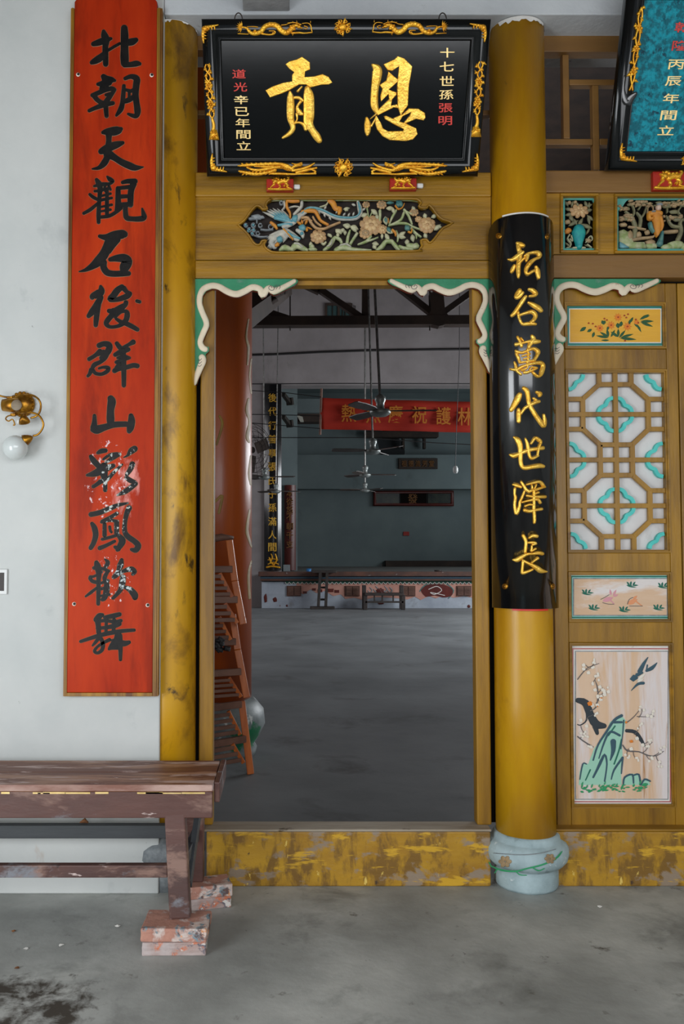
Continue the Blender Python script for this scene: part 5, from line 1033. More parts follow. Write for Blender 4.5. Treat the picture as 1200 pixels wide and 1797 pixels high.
for x, y, r_ in ((180, 355, 26), (255, 355, 30), (325, 355, 26), (300, 435, 26), (215, 400, 28), (260, 405, 24), (430, 370, 34), (535, 130, 24), (245, 440, 22)): rg.append(('s', [(x+r_*.7*math.cos(k*.9), y+r_*.7*math.sin(k*.9), 12) for k in range(7)]))
carve('cloud_scroll', lt, SF, M['f_grey'], rg+[('d', 290, 265, 60, 26), ('d', 240, 285, 40, 16), ('d', 340, 270, 30, 16), ('s', ((290, 290, 16), (290, 330, 14))), ('s', ((330, 395, 16), (390, 400, 16), (450, 395, 14))), ('s', ((260, 455, 14), (330, 470, 16), (400, 465, 14))), ('d', 290, 280, 50, 18)], h=.014, h0=.003, T=c4)
carve('cloud_scroll', lt, SF, M['f_blue'], [('d', x, y, 14, 12) for x, y in ((180, 355), (255, 355), (215, 400), (260, 405), (245, 440), (200, 420))], h0=.012, T=c4)
def peo(par, S, T, x, y, r_, mo, mi_, sc=.175, h0=.004, sq=.8, nm='peony'):
    b = BM(); px, py = T(x, y); peony(b, S, px, py, r_*sc, h0, 0, 1, sq); return link(nm, b, [mo, mi_], par, smooth=True)
peo(lt, SF, c4, 905, 465, 88, M['f_peach'], M['f_cream'])
peo(lt, SF, c5, 290, 350, 125, M['f_peach'], M['f_cream'])
peo(lt, SF, c5, 400, 390, 60, M['f_peach'], M['f_cream'])
peo(lt, SF, c5, 235, 430, 70, M['f_peach'], M['f_tan'])
peo(lt, SF, c5, 850, 350, 95, M['f_peach'], M['f_cream'], sq=.9)
peo(lt, SF, c5, 765, 290, 40, M['f_peach'], M['f_cream'])
peo(lt, SF, c5, 720, 220, 50, M['f_peach'], M['f_tan'])
peo(lt, SF, c5, 395, 145, 55, M['f_peach'], M['f_tan'])
peo(lt, SF, c5, 240, 145, 42, M['f_peach'], M['f_tan'])
carve('stem', lt, SF, M['f_green'], [('s', q) for q in (((250, 180, 16), (258, 220, 14), (262, 270, 14)), ((300, 215, 14), (275, 270, 12)), ((380, 200, 30), (380, 260, 30), (375, 310, 26)), ((540, 200, 26), (500, 270, 26), (475, 330, 20)), ((620, 220, 26), (590, 290, 28), (520, 330, 22), (470, 350, 20)), ((620, 190, 24), (660, 240, 24), (690, 310, 22), (700, 340, 18)), ((470, 350, 18), (560, 330, 22), (640, 330, 24), (700, 360, 22), (780, 390, 14)), ((640, 210, 20), (700, 240, 18)), ((690, 380, 28), (740, 430, 26), (790, 465, 18)), ((740, 430, 18), (745, 480, 16)), ((80, 400, 20), (60, 460, 30), (50, 530, 34)), ((150, 430, 30), (110, 490, 30), (80, 540, 30)), ((160, 540, 16), (240, 510, 30), (290, 460, 24)), ((250, 510, 20), (310, 490, 18), (360, 470, 12)), ((555, 510, 18), (560, 460, 24), (540, 410, 30)))], T=c5)
carve('leaf', lt, SF, M['f_pale'], [('l', *q) for q in ((290, 190, 90, 50, 40), (340, 240, 60, 40, 70), (440, 180, 80, 44, 0), (500, 170, 70, 36, 70), (430, 260, 90, 60, 80), (190, 260, 70, 50, -20), (80, 360, 90, 60, 20), (110, 360, 70, 50, 60), (20, 360, 70, 50, 0), (560, 460, 90, 44, -30), (560, 460, 80, 44, 10), (700, 440, 80, 50, 80), (890, 270, 70, 44, -20), (920, 400, 90, 50, -40), (820, 230, 60, 44, 70), (820, 430, 60, 44, 60), (300, 530, 70, 50, 10), (310, 540, 60, 44, 60), (650, 490, 60, 50, 90), (430, 430, 90, 44, 60), (400, 430, 60, 30, 90), (10, 190, 70, 30, -10), (160, 185, 40, 22, 0), (700, 160, 60, 40, 60), (790, 180, 70, 26, 0), (30, 400, 50, 36, 90), (440, 390, 80, 50, 30), (960, 370, 40, 26, 0))], h0=.004, T=c5)
carve('dark_leaf', lt, SF, M['f_dteal'], [('l', *q) for q in ((430, 275, 60, 34, 80), (630, 355, 70, 60, 50), (450, 370, 70, 44, 60), (540, 110, 90, 70, 40), (440, 130, 80, 30, 0), (560, 120, 60, 60, 90))], h0=.009, T=c5)
carve('leaf_edge', lt, SF, M['f_orange'], [('s', q) for q in (((530, 160, 14), (560, 195, 14), (600, 180, 12), (620, 140, 10)), ((500, 400, 20), (530, 430, 24), (535, 460, 16)), ((660, 420, 16), (690, 430, 18), (695, 390, 10)), ((460, 290, 10), (465, 330, 8)))], h0=.010, T=c5)
carve('rock', lt, SF, M['f_green'], [('s', q) for q in (((520, 600, 30), (570, 570, 60), (650, 600, 30)), ((640, 590, 50), (680, 550, 70), (720, 560, 60), (790, 600, 40)), ((960, 600, 30), (1010, 560, 40), (1050, 500, 44), (1070, 470, 30)), ((1070, 470, 30), (1120, 490, 34), (1140, 530, 24)), ((1080, 600, 50), (1150, 570, 60), (1230, 590, 50), (1330, 600, 40), (1430, 605, 30)))]+[('d', 850, 590, 50, 20), ('d', 840, 560, 30, 24)], h=.016, T=c4)
carve('rock', lt, SF, M['f_green'], [('s', q) for q in (((350, 600, 34), (400, 560, 50), (440, 510, 44), (500, 510, 40)), ((500, 510, 36), (540, 560, 40), (570, 600, 30)), ((570, 560, 30), (620, 580, 40), (700, 595, 40)), ((660, 550, 50), (710, 560, 60), (760, 560, 40)))]+[('d', 740, 550, 34, 26)], h=.016, T=c5)
carve('rock_highlight', lt, SF, M['f_white'], [('s', q) for q in (((665, 540, 16), (710, 545, 20), (745, 580, 14)), ((990, 570, 12), (1030, 550, 14), (1040, 500, 12)), ((1120, 560, 14), (1180, 545, 16), (1230, 575, 12)))], h0=.012, T=c4)
carve('bud', lt, SF, M['f_pale'], [('d', 1110, 410, 40, 26, 20), ('d', 1150, 400, 24, 22), ('l', 1100, 420, 60, 36, 90), ('d', 1190, 350, 40, 20), ('l', 830, 570, 60, 40, -90), ('d', 1020, 450, 30, 16, 30), ('s', ((980, 520, 20), (960, 540, 26), (940, 530, 20))), ('d', 1185, 190, 24, 20), ('s', ((920, 170, 14), (980, 150, 18), (1000, 120, 12)))], h0=.003, T=c4)
# right bay carvings
T6 = crop(970, 330, .19167); s6 = .19167
cz = lambda *a, **k: carve(a[0], fz, SF, M[a[1]], a[2], T=T6, sc=s6, **k)
b = BM(); poly(b, SF, rect_px(987, 345.5, 1044, 440), .010, -.004, holes=[[T6(*q) for q in ((106, 112), (360, 112), (372, 140), (372, 556), (106, 556))]]); link('carving_border', b, M['frieze_turq'], fz)
b = BM(); poly(b, SF, rect_px(1082, 346, 1330, 441), .010, -.004, holes=[[T6(*q) for q in ((594, 210), (630, 180), (655, 140), (680, 112), (1700, 112), (1760, 180), (1780, 560), (594, 560))]]); link('carving_border', b, M['frieze_turq'], fz)
peo(fz, SF, T6, 235, 215, 95, M['f_peach'], M['f_cream'], sc=s6, sq=.6)
cz('vase', 'vase', [('s', ((235, 375, 100), (235, 410, 128), (235, 460, 108), (235, 510, 70), (235, 545, 60)))], h=.022)
cz('vase_foot', 'f_pale', [('s', ((180, 552, 20), (235, 550, 24), (290, 552, 20)))])
cz('leaf', 'f_olive', [('l', *q) for q in ((110, 190, 70, 36, 10), (360, 200, 70, 36, 170), (110, 250, 80, 36, -10), (150, 250, 70, 40, 60), (370, 300, 80, 30, 220), (320, 250, 90, 30, 80), (140, 350, 110, 36, -30), (360, 370, 120, 40, 200), (230, 350, 90, 36, -60), (220, 340, 70, 30, -120), (110, 120, 60, 26, 60), (180, 120, 60, 26, 100), (210, 130, 60, 26, 60), (290, 120, 60, 30, 70), (360, 150, 70, 30, 160), (330, 130, 60, 26, 90), (110, 400, 60, 30, -20), (360, 470, 60, 20, 150), (300, 430, 80, 24, -60), (110, 500, 80, 20, 40), (340, 540, 60, 16, 200))], h=.008)
cz('flower', 'f_tan', [('d', 130, 315, 30, 22), ('d', 145, 140, 20, 18), ('d', 200, 135, 18, 16), ('d', 320, 485, 30, 20, 20)], h0=.004)
cz('flower', 'f_orange', [('d', 135, 395, 34, 26, -20), ('d', 125, 410, 24, 16)], h0=.004)
cz('ribbon', 'f_pale', [('s', ((150, 430, 16), (130, 470, 14), (160, 510, 14), (150, 545, 12), (120, 550, 10))), ('s', ((150, 470, 12), (175, 490, 14), (165, 440, 10))), ('s', ((300, 500, 14), (330, 450, 14), (350, 450, 12), (355, 480, 10), (320, 500, 10))), ('s', ((310, 520, 12), (350, 550, 10)))])
tr = []
for q in (((740, 460, 40), (750, 360, 44), (720, 280, 34), (660, 220, 20)), ((720, 280, 24), (740, 220, 18), (720, 160, 12)), ((790, 360, 36), (800, 280, 30), (760, 230, 18)), ((800, 280, 26), (830, 240, 20), (850, 180, 14)), ((780, 200, 20), (800, 170, 14)), ((1140, 480, 44), (1170, 400, 40), (1160, 330, 34), (1180, 290, 20)), ((1160, 360, 30), (1090, 350, 30), (1050, 300, 20), (1030, 260, 14)), ((1160, 250, 14), (1140, 220, 18), (1165, 180, 14)), ((1040, 230, 14), (1040, 190, 12))): tr.append(('s', q))
cz('tree', 'f_olive', tr, h=.014)
random.seed(9); fo = []
for k in range(120):
    x = random.uniform(600, 1240); 
    if 880 < x < 1000: continue
    z_ = random.choice((0, 0, 1)); y = 120+random.random()*55+(45 if x < 680 else 0) if z_ == 0 else (random.uniform(250, 310) if (x < 730 or 1000 < x < 1190) else 130)
    fo.append(('d', x, y, random.uniform(14, 26), random.uniform(8, 14), random.uniform(-20, 20)))
cz('foliage', 'f_tan', fo, h=.012, h0=.003)
cz('foliage', 'f_olive', [('d', 990+random.uniform(-330, 220), 125+random.uniform(0, 40), 30, 12) for _ in range(26)]+[('d', 1040, 170, 50, 18), ('d', 1110, 220, 50, 20), ('d', 1100, 270, 80, 16), ('d', 1150, 290, 60, 20), ('d', 660, 190, 50, 20), ('d', 650, 285, 60, 18)], h=.009)
cz('hillside', 'f_green', [('p', [(598, 400), (640, 385), (700, 420), (730, 500), (830, 500), (850, 556), (660, 556), (598, 500)]), ('d', 900, 530, 60, 30), ('d', 1130, 520, 80, 40), ('d', 1040, 540, 60, 26), ('d', 1220, 540, 60, 40)], h=.012)
cz('hillside', 'f_blue', [('p', [(598, 500), (640, 520), (690, 556), (598, 556)])], h0=.004)
cz('path', 'f_tan', [('s', ((690, 360, 22), (760, 370, 24), (840, 385, 18))), ('s', ((720, 480, 30), (800, 465, 30), (900, 455, 26), (920, 440, 14))), ('d', 860, 410, 26, 24), ('s', ((1000, 410, 24), (1060, 405, 36), (1130, 400, 34))), ('d', 700, 440, 34, 50), ('d', 780, 430, 30, 30), ('d', 640, 340, 40, 20), ('d', 890, 500, 50, 26)], h0=.002)
cz('carved_figure', 'f_orange', [('s', ((880, 245, 50), (930, 240, 60), (975, 245, 50))), ('s', ((940, 250, 90), (945, 330, 80), (945, 400, 70), (940, 450, 20))), ('s', ((870, 235, 34), (870, 290, 34), (900, 290, 26))), ('s', ((970, 280, 40), (985, 350, 40), (975, 400, 20)))], h=.020, h0=.006)
cz('figure_face', 'skin', [('d', 950, 195, 26, 30)], h=.020, h0=.014)
cz('figure_hair', 'f_grey', [('d', 955, 172, 30, 12), ('d', 900, 235, 20, 8)], h0=.0255)
cz('figure_robe', 'f_dteal', [('s', ((880, 330, 34), (890, 370, 36), (910, 410, 24))), ('s', ((990, 410, 30), (985, 460, 36), (970, 520, 60)))], h=.018, h0=.004)
cz('basket', 'f_tan', [('s', ((855, 230, 8), (860, 180, 8), (885, 170, 8), (905, 190, 8), (905, 225, 8))), ('s', ((855, 235, 14), (910, 232, 14)))], h0=.008)
# ================================================================ inside the hall
CXI, CYI, RI_ = -.515, 6.3, .27
ci = thing('painted_column', 'orange red inner column with yellow brushwork just behind the left jamb', 'column', (CXI, CYI, 0))
b = BM(); lathe(b, [(RI_, .40), (RI_, 2.0), (RI_*.98, HZ-.01)], CXI, CYI, 56); o = link('shaft', b, M['inner_red'], ci)
for p in o.data.polygons: p.use_smooth = len(p.vertices) == 4
M['celadon'] = mat('green and blue glazed base', (150, 160, 160), (110, 120, 122), scale=6, rough=.45, spots=(((20, 120, 76), .52, 4.5, (1, 1, .8), (.2, -.2, .18), (.35, .35, .25), .05), ((30, 80, 100), .60, 5, W1, (.1, -.25, .12), (.3, .3, .2), .04), ((210, 214, 210), .62, 7, W1)))
b = BM(); lathe(b, [(.30, 0), (.31, .05), (.29, .08), (.33, .14), (.37, .22), (.36, .32), (.31, .38), (.28, .41)], CXI, CYI, 48); link('drum_base', b, M['celadon'], ci, smooth=True)
SI = CylS(CXI, CYI, RI_)
for s in ([(436, 560, 3), (432, 590, 4), (436, 610, 5), (434, 640, 3)], [(441, 630, 3), (438, 660, 3), (441, 690, 3)], [(436, 700, 4), (433, 720, 6), (438, 740, 5), (434, 765, 7), (437, 776, 4)], [(440, 800, 3), (437, 830, 4), (440, 850, 4)], [(438, 895, 4), (433, 930, 6), (438, 950, 5), (441, 960, 3)], [(441, 985, 3), (436, 1010, 5), (438, 1050, 5)], [(385, 730, 4), (390, 745, 5), (380, 780, 4)], [(378, 880, 4), (390, 870, 5), (384, 900, 5)]):
    b = BM(); stroke(b, SI, s, .002, 0); link('brushwork', b, M['leaf_yellow'], ci)

# ---- black couplet board and red board by the stage
def flat_board(name, lab, x0, y0, x1, y1, Y, th, m, par=None):
    t_ = thing(name, lab, 'plaque', (XP((x0+x1)/2, y1, Y), Y+th, ZP(y1, Y)))
    b = BM(); n = 10; xa, xb = XP(x0, 850, Y), XP(x1, 850, Y); za_, zb2 = ZP(y0, Y), ZP(y1, Y); V = []
    for k in range(n+1):
        u = k/n*2-1; yy = Y+th*(1-math.cos(u*1.0))*1.2
        V.append([b.verts.new((xa+(xb-xa)*k/n, q, z)) for q, z in ((yy, zb2), (yy, za_), (Y+th, za_), (Y+th, zb2))])
    for A_, B_ in zip(V[:-1], V[1:]):
        for k in range(4): b.faces.new((A_[k], A_[(k+1) % 4], B_[(k+1) % 4], B_[k]))
    b.faces.new(V[0]); b.faces.new(V[-1][::-1]); link('board', b, m, t_, smooth=False); return t_
YC = YP-.14
kb2 = flat_board('couplet_board', 'tall black couplet board with gilt characters left of the stage', 463.5, 673.5, 493.5, 1001, YC, .12, M['lacquer'])
SK = FS(YC-.004)
k7 = crop(430, 640, .2116)
chars(kb2, SK, M['gold'], [(c, *k7(226, y), 14.5, 15) for c, y in zip('後代行善事張氏子孫滿人間', (275, 388, 505, 618, 733, 848, 963, 1073, 1185, 1300, 1410, 1513))], .03)
b = BM()
for s in ([(180, 1680, 18), (225, 1672, 16), (285, 1682, 18)], [(200, 1600, 12), (215, 1640, 14), (240, 1660, 14)], [(250, 1570, 10), (262, 1620, 14), (240, 1655, 14)], [(190, 1620, 10), (230, 1610, 10), (270, 1620, 10)], [(215, 1570, 8), (225, 1600, 12), (205, 1650, 12)], [(190, 1655, 10), (230, 1640, 10), (275, 1655, 12)]): stroke(b, SK, [k7(x, y)+(w_*.2116,) for x, y, w_ in s], .03)
link('gilt_emblem', b, M['gold_deep'], kb2)
YC2 = YP+2.25
rb2 = flat_board('couplet_board', 'shorter dark red couplet board beside the black one on the wing wall', 499, 851, 519, 1001, YC2, .12, M['dark_red'])
chars(rb2, FS(YC2-.004), M['dim_gold'], [(c, *k7(370, y), 12, 13) for c, y in zip('本從悠不朝千支', (1065, 1135, 1200, 1265, 1340, 1415, 1490))], .03)
b = BM(); bx(b, XP(497, 1000, YP+2.0), XP(509, 1000, YP+2.0), YP+1.9, YP+2.15, zst-.018, ZP(991, YP+2)); link('stone_block', b, M['f_grey'], label='small grey block at the foot of the dark red couplet board', cat='block')
# ---- small plaque, long picture, red mark, wall unit on the stage back wall
t_ = thing('name_plaque', 'small dark brown plaque with dim characters on the stage back wall', 'plaque', tuple(P(734, 823, YB-.6)))
b = BM(); bxp(b, 699, 804, 768, 823, YB-.62, .05); link('board', b, M['timber_dark'], t_, bev=.02)
chars(t_, FS(YB-.622), M['dim_gold'], [(c, 709+i*12, 813.5, 9, 11) for i, c in enumerate('祖德流芳堂')], .02)
t_ = thing('long_picture', 'long dark framed three-part picture below the small brown plaque', 'picture', tuple(P(725, 888, YB-.1)))
b = BM(); moulded(b, PlaneS((0, YB-.10, 0), (0, -1, 0)), Vector((0, 0, 1)), XP(655, 875, YB-.1), XP(796, 875, YB-.1), ZP(888, YB-.1), ZP(861, YB-.1), [(0, -.09), (0, .01), (.05, .03), (.1, .0)]); link('picture_frame', b, M['dark_red'], t_)
for x0_, x1_, m in ((660, 700, 'pic_dark'), (703, 748, 'black_hole'), (751, 791, 'pic_dark')):
    b = BM(); bxp(b, x0_, 865, x1_, 884, YB-.08, .06); link('picture_panel', b, M[m], t_)
chars(t_, FS(YB-.082), M['dim_gold'], [('發', 724, 875, 17, 17)], .01)
b = BM(); bxp(b, 707.5, 933, 718, 940, YB-.03, .029); link('red_notice', b, M['red_block'], label='tiny red paper on the stage back wall', cat='notice', bev=.005)
yw = YB-.7; t_ = thing('wall_unit', 'long dark box on two short brackets high on the stage wall', 'appliance', tuple(P(710, 767, yw)))
b = BM(); bxp(b, 640, 756, 770, 767, yw, .45); link('housing', b, M['timber_dark'], t_, bev=.03)
for x in (706, 743): b = BM(); bxp(b, x, 767.2, x+4, 787, yw+.3, .25); link('wall_bracket', b, M['timber_dark'], t_)
b = BM(); stroke(b, FS(YB-.002), [(675, 768, 30), (688, 790, 44), (692, 812, 30)], .004); link('dark_patch', b, mat('dark_grey', (52, 54, 56), rough=.95, bump=0), t_)  # dark grey patch on the back wall below the long box
t_ = thing('wall_unit', 'dark beam end with white bracket high at the left of the stage', 'appliance', tuple(P(530, 740, 25.3)))
b = BM(); bxp(b, 520, 726, 562, 740, 25.3, .5); link('housing', b, M['timber_dark'], t_)
b = BM(); poly(b, FS(25.28), [(520, 728), (531, 732), (533, 741), (527, 741)], .05); link('wall_bracket', b, M['f_white'], t_)
for y, lab in ((697, 'upper'), (736, 'lower')):
    b = BM(); yy = YP+1.2; beam(b, P(497, y-5, yy), P(507, y+33-(25), yy+.4), .10, .10); beam(b, P(507, y+8, yy+.4), P(510, y+7, yy+.5), .18, .2); link('wall_spotlight', b, M['dark_steel'], label=lab+' dark spotlight arm on the side wall of the stage opening', cat='lamp')

# ---- banner
YN = 16.0; bn = thing('red_banner', 'red cotton banner with gold characters hung across the hall', 'banner', tuple(P(562, 755, YN)))
b = BM(); n = 60; V = []
xL, xR = XP(562, 725, YN), XP(1010, 725, YN)
for i in range(n+1):
    u = i/n; col2 = []
    for j in range(7):
        v = j/6; zt_ = ZP(698, YN)+(ZP(710.5, YN)-ZP(698, YN))*min(1, u*1.0)*1.0; zb3 = ZP(753, YN)+(ZP(764, YN)-ZP(753, YN))*u
        col2.append(b.verts.new((xL+(xR-xL)*u, YN+.02*math.sin(v*9+u*5)+.015*math.sin(u*30), zt_+(zb3-zt_)*v)))
    V.append(col2)
for A_, B_ in zip(V[:-1], V[1:]):
    for j in range(6): b.faces.new((A_[j], A_[j+1], B_[j+1], B_[j]))
o = link('cloth', b, M['banner'], bn, smooth=True); sm = o.modifiers.new('solid', 'SOLIDIFY'); sm.thickness = .004
b = BM(); tube(b, [P(564, 682, YN), P(561.5, 763, YN)], .022, 8); link('pole', b, M['chair_slat'], bn)
chars(bn, FS(YN-.045), M['banner_gold'], [(c, x, y, 26, 31) for c, x, y in zip('熱烈慶祝護林', (612, 655, 694, 736, 778, 816), (725, 727, 727, 728, 730, 731))], .008)
# ---- cables
def cable(lab, pts, r):
    b = BM(); tube(b, pts, r, 5); return link('cable', b, M['black_rubber'], label=lab, cat='cable', group='thin cables strung across the hall')
cable('thick cable sagging along the wall above the stage opening', [Vector((HX0-.01, YP-.035, ZP(630, YP))), P(442, 623, YP-.035), P(480, 622, YP-.035), P(560, 618, YP-.035), P(650, 615, YP-.035), P(760, 613.5, YP-.035), P(900, 612, YP-.035), Vector((HX1+.01, YP-.035, ZP(611, YP)))], .03)
cable('thin cable stretched just above the black couplet board', [Vector((HX0-.01, 20, P(200, 676, 20).z)), P(400, 674, 20), P(600, 673, 20), Vector((HX1+.01, 20, P(900, 674, 20).z))], .012)
cable('thin cable running from the banner pole down left', [Vector((HX0-.01, 15.9, P(400, 670, 15.9).z)), P(400, 683, 15.9), P(500, 689, 15.9), P(563.5, 697, 15.972)], .008)
cable('thin cable running from the banner pole foot to the left', [Vector((HX0-.01, 15.9, P(400, 726, 15.9).z)), P(400, 739, 15.9), P(500, 747, 15.9), P(561.2, 752, 15.96)], .008)
cable('thin cable sagging behind the banner', [Vector((HX0-.01, 21.6, P(400, 766, 21.6).z)), P(400, 768, 21.6), P(640, 768, 21.6), P(760, 777, 21.6), P(900, 784, 21.6), Vector((HX1+.01, 21.6, P(900, 790, 21.6).z))], .012)
cable('thin cable across the wall left of the couplet board', [Vector((HX0-.01, 16.02, P(400, 725, 16).z)), P(400, 727, 16.02), P(475, 727.5, 16.02), P(562.5, 730, 16.0)], .008)
# ---- roof truss
tr_ = thing('roof_truss', 'dark timber roof truss crossing the hall behind the doorway head', 'truss', (.5, 13, ZP(573, 13)), group=None)
YTt = 13.0
def tb(nm, pts, wd=.16, th=.16):
    b = BM(); beam(b, P(pts[0], pts[1], YTt), P(pts[2], pts[3], YTt), wd, th, up=(0, 1, 0)); link(nm, b, M['timber_dark'], tr_)
tb('tie_beam', (150, 567, 1350, 561), .14, .20)
for q in ((560, 508, 637, 560), (520, 565, 430, 535), (840, 505, 925, 455), (765, 556, 690, 497), (768, 556, 850, 497), (765, 556, 765, 470), (640, 560, 641, 430), (470, 470, 560, 512)): tb('strut', q, .09, .12)
tb('rafter', (330, 560, 765, 400)); tb('rafter', (765, 400, 1300, 560))
b = BM(); poly(b, FS(YTt-.09), [(755, 513), (778, 513), (781, 545), (790, 558), (780, 570), (771, 572), (757, 569), (748, 556), (756, 545)], .18, -.18); link('joint_block', b, M['timber_dark'], tr_)
for x in (509, 754): b = BM(); tube(b, [P(x, 500, YTt), P(x, 580, YTt)], .012, 6); link('iron_rod', b, M['dark_steel'], tr_)
# purlin with rags at upper left
b = BM(); random.seed(2); beam(b, P(425, 560, 9), P(500, 505, 12.5), .2, .2); link('roof_purlin', b, M['timber_dark'], label='dark sloping roof timber at the upper left inside the doorway', cat='roof timber')
b = BM()
for k in range(9): x, y = random.uniform(455, 505), 0; y = 560-(x-425)*.73+random.uniform(-6, 8); dome(b, FS(10.5), ell(x, y, random.uniform(5, 11), random.uniform(3, 6), -.5, 8, .15), .12, -.05)
link('roof_debris', b, M['timber_dark'], label='ragged dark debris lying on the sloping roof timber', cat='debris', kind='stuff')
# ---- ceiling fans
def fan(px, py, Y, xt, rot, lab, r=.62, lean=None):
    c_ = P(px, py, Y); top = P(xt, 470, Y)
    t_ = thing('ceiling_fan', lab, 'fan', tuple(c_), group='ceiling fans on long rods')
    sl = (top.x-c_.x)/(top.z-c_.z); zt_ = HZ-.01
    b = BM(); tube(b, [c_+Vector((0, 0, .12)), Vector((c_.x+sl*(zt_-c_.z), Y, zt_))], .016, 6); link('rod', b, M['steel'], t_)
    b = BM(); ax = Matrix.Identity(3); lathe(b, [(.0, -.06), (.07, -.055), (.11, -.03), (.12, .0), (.10, .02), (.045, .03), (.045, .09), (.06, .12), (.06, .16), (.02, .19)], c_.x, c_.y, 16); 
    bmesh.ops.translate(b, verts=b.verts, vec=(0, 0, c_.z)); link('motor', b, M['fan_body'], t_, smooth=True)
    for k in range(3):
        a = math.radians(rot+120*k); d = Vector((math.cos(a), math.sin(a), 0)); s_ = Vector((-d.y, d.x, .25)).normalized()
        b = BM(); V = []
        for t, w_ in ((.11, .03), (.2, .055), (.4, .07), (r-.03, .062), (r, .045)):
            p = c_+d*t+Vector((0, 0, .0)); V.append([b.verts.new(p+s_*w_+Vector((0, 0, h))) for h in (0, .008)]+[b.verts.new(p-s_*w_+Vector((0, 0, h))) for h in (.008, 0)])
        for A_, B_ in zip(V[:-1], V[1:]):
            for q in range(4): b.faces.new((A_[q], A_[(q+1) % 4], B_[(q+1) % 4], B_[q]))
        b.faces.new(V[0]); b.faces.new(V[-1][::-1]); link('blade', b, M['fan_blade'], t_)
    return t_
fan(667, 722, 9.4, 655, -5, 'nearest ceiling fan hanging in front of the red banner')
fan(654, 791, 12.8, 645, 185, 'second ceiling fan hanging just below the red banner')
fan(640.5, 833, 17, 640, 5, 'third ceiling fan in the middle row above the long picture')
fan(640.5, 860, 21, 641.5, 184, 'farthest ceiling fan left of the long picture')
fan(464, 837, 17.2, 461, -3, 'ceiling fan in front of the black couplet board beside the inner column')
fan(484, 862, 21, 489, 15, 'small ceiling fan low in front of the black couplet board')
# ---- hanging bulb
b = BM(); Y_ = 14; tube(b, [Vector((P(808, 300, Y_).x, Y_, HZ+.01)), P(806, 620, Y_), P(800, 770, Y_), P(799, 817, Y_)], .006, 5)
hl = thing('hanging_lamp', 'small white lamp on a long cord right of the brown plaque', 'lamp', tuple(P(799, 831, Y_)))
link('cord', b, M['black_rubber'], hl)
b = BM(); c_ = P(799, 824, Y_); lathe(b, [(.0, -.065), (.03, -.06), (.042, -.03), (.042, .02), (.03, .05), (.012, .062), (.0, .065)], c_.x, c_.y, 14); bmesh.ops.translate(b, verts=b.verts, vec=(0, 0, c_.z)); link('bulb', b, M['white_plastic'], hl, smooth=True)
# ---- wire cage fan by the inner column
cg = thing('wall_fan', 'wire cage of a wall fan beside the orange red column', 'fan', tuple(P(438, 790, 7.4)))
c_ = P(441, 790, 7.4); nrm = Vector((.62, -.78, 0)); sx_ = Vector((.78, .62, 0))
for rr_, off in ((.235, 0), (.20, .03), (.16, .045), (.12, .055), (.08, .06), (.20, -.03), (.14, -.045)):
    b = BM(); tube(b, [c_+nrm*off+sx_*(math.cos(t)*rr_)+Vector((0, 0, math.sin(t)*rr_)) for t in [k*math.pi/14 for k in range(28)]], .0022, 4, closed=True); link('cage_ring', b, M['dark_steel'], cg)
for k in range(16):
    t = k*math.pi/8; b = BM(); tube(b, [c_+nrm*o_+sx_*(math.cos(t+w_)*q)+Vector((0, 0, math.sin(t+w_)*q)) for q, o_, w_ in ((.06, .06, 0), (.14, .05, .1), (.2, .03, .2), (.235, 0, .3))], .0016, 4); link('cage_wire', b, M['dark_steel'], cg)
b = BM(); tube(b, [c_+nrm*.02, c_-nrm*.08], .028, 12); link('motor', b, M['dark_steel'], cg)
b = BM(); beam(b, c_-nrm*.1, Vector((CXI+.15, CYI+.25, c_.z-.02)), .03, .03); link('wall_arm', b, M['dark_steel'], cg)
for k in range(3):
    b = BM(); t = k*2.09+.4; d = sx_*math.cos(t)+Vector((0, 0, math.sin(t))); beam(b, c_+nrm*.01+d*.045, c_+nrm*.01+d*.19, .10, .004, up=nrm); link('blade', b, M['fan_blade'], cg)
# ---- trestle stand and low rail in front of the stage
YQ = 21.0
ts = thing('wooden_stand', 'tall dark ladder-like wooden stand in front of the stage', 'stand', tuple(G(565, 1069)))
YQ = G(565, 1069).y
def wb(par, nm, x0_, y0_, x1_, y1_, w_=.07, Y=YQ, d=0): b = BM(); beam(b, P(x0_, y0_, Y+d), P(x1_, y1_, Y+d), w_, w_); link(nm, b, M['dark_wood'], par)
bo_ = ts
b = BM(); p0 = P(547, 1001, YQ); p1 = P(590, 1001, YQ); bx(b, p0.x, p1.x, YQ-.12, YQ+.12, p0.z-.06, p0.z); link('seat', b, M['dark_wood'], ts, bev=.01)
b = BM(); p0 = P(544, 1068, YQ); p1 = P(587, 1068, YQ); bx(b, p0.x, p1.x, YQ-.10, YQ+.10, .0, .07); link('foot', b, M['dark_wood'], ts, bev=.01)
for d in (-.08, .08):
    wb(ts, 'leg', 562, 1003.5, 558.5, 1064, .07, YQ, d); wb(ts, 'leg', 574, 1003.5, 571.5, 1064, .07, YQ, d)
for y in (1011, 1031, 1052): wb(ts, 'rung', 562, y, 573, y, .05)
lb = thing('wooden_bench', 'low dark spindle-backed bench in front of the stage', 'bench', tuple(G(674, 1070))); YQ2 = G(674, 1070).y-.1
for x in (641, 707.5):
    for d in (0, .3): 
        b = BM(); pz = P(x, 1028, YQ2); bx(b, pz.x-.05, pz.x+.05, YQ2+d, YQ2+d+.09, 0, pz.z if d else ZP(1044, YQ2)); link('leg', b, M['dark_wood'], lb, bev=.01)
b = BM(); bx(b, XP(640, 1043, YQ2), XP(708.5, 1043, YQ2), YQ2-.02, YQ2+.42, ZP(1045.5, YQ2), ZP(1041, YQ2)); link('seat', b, M['dark_wood'], lb, bev=.01)
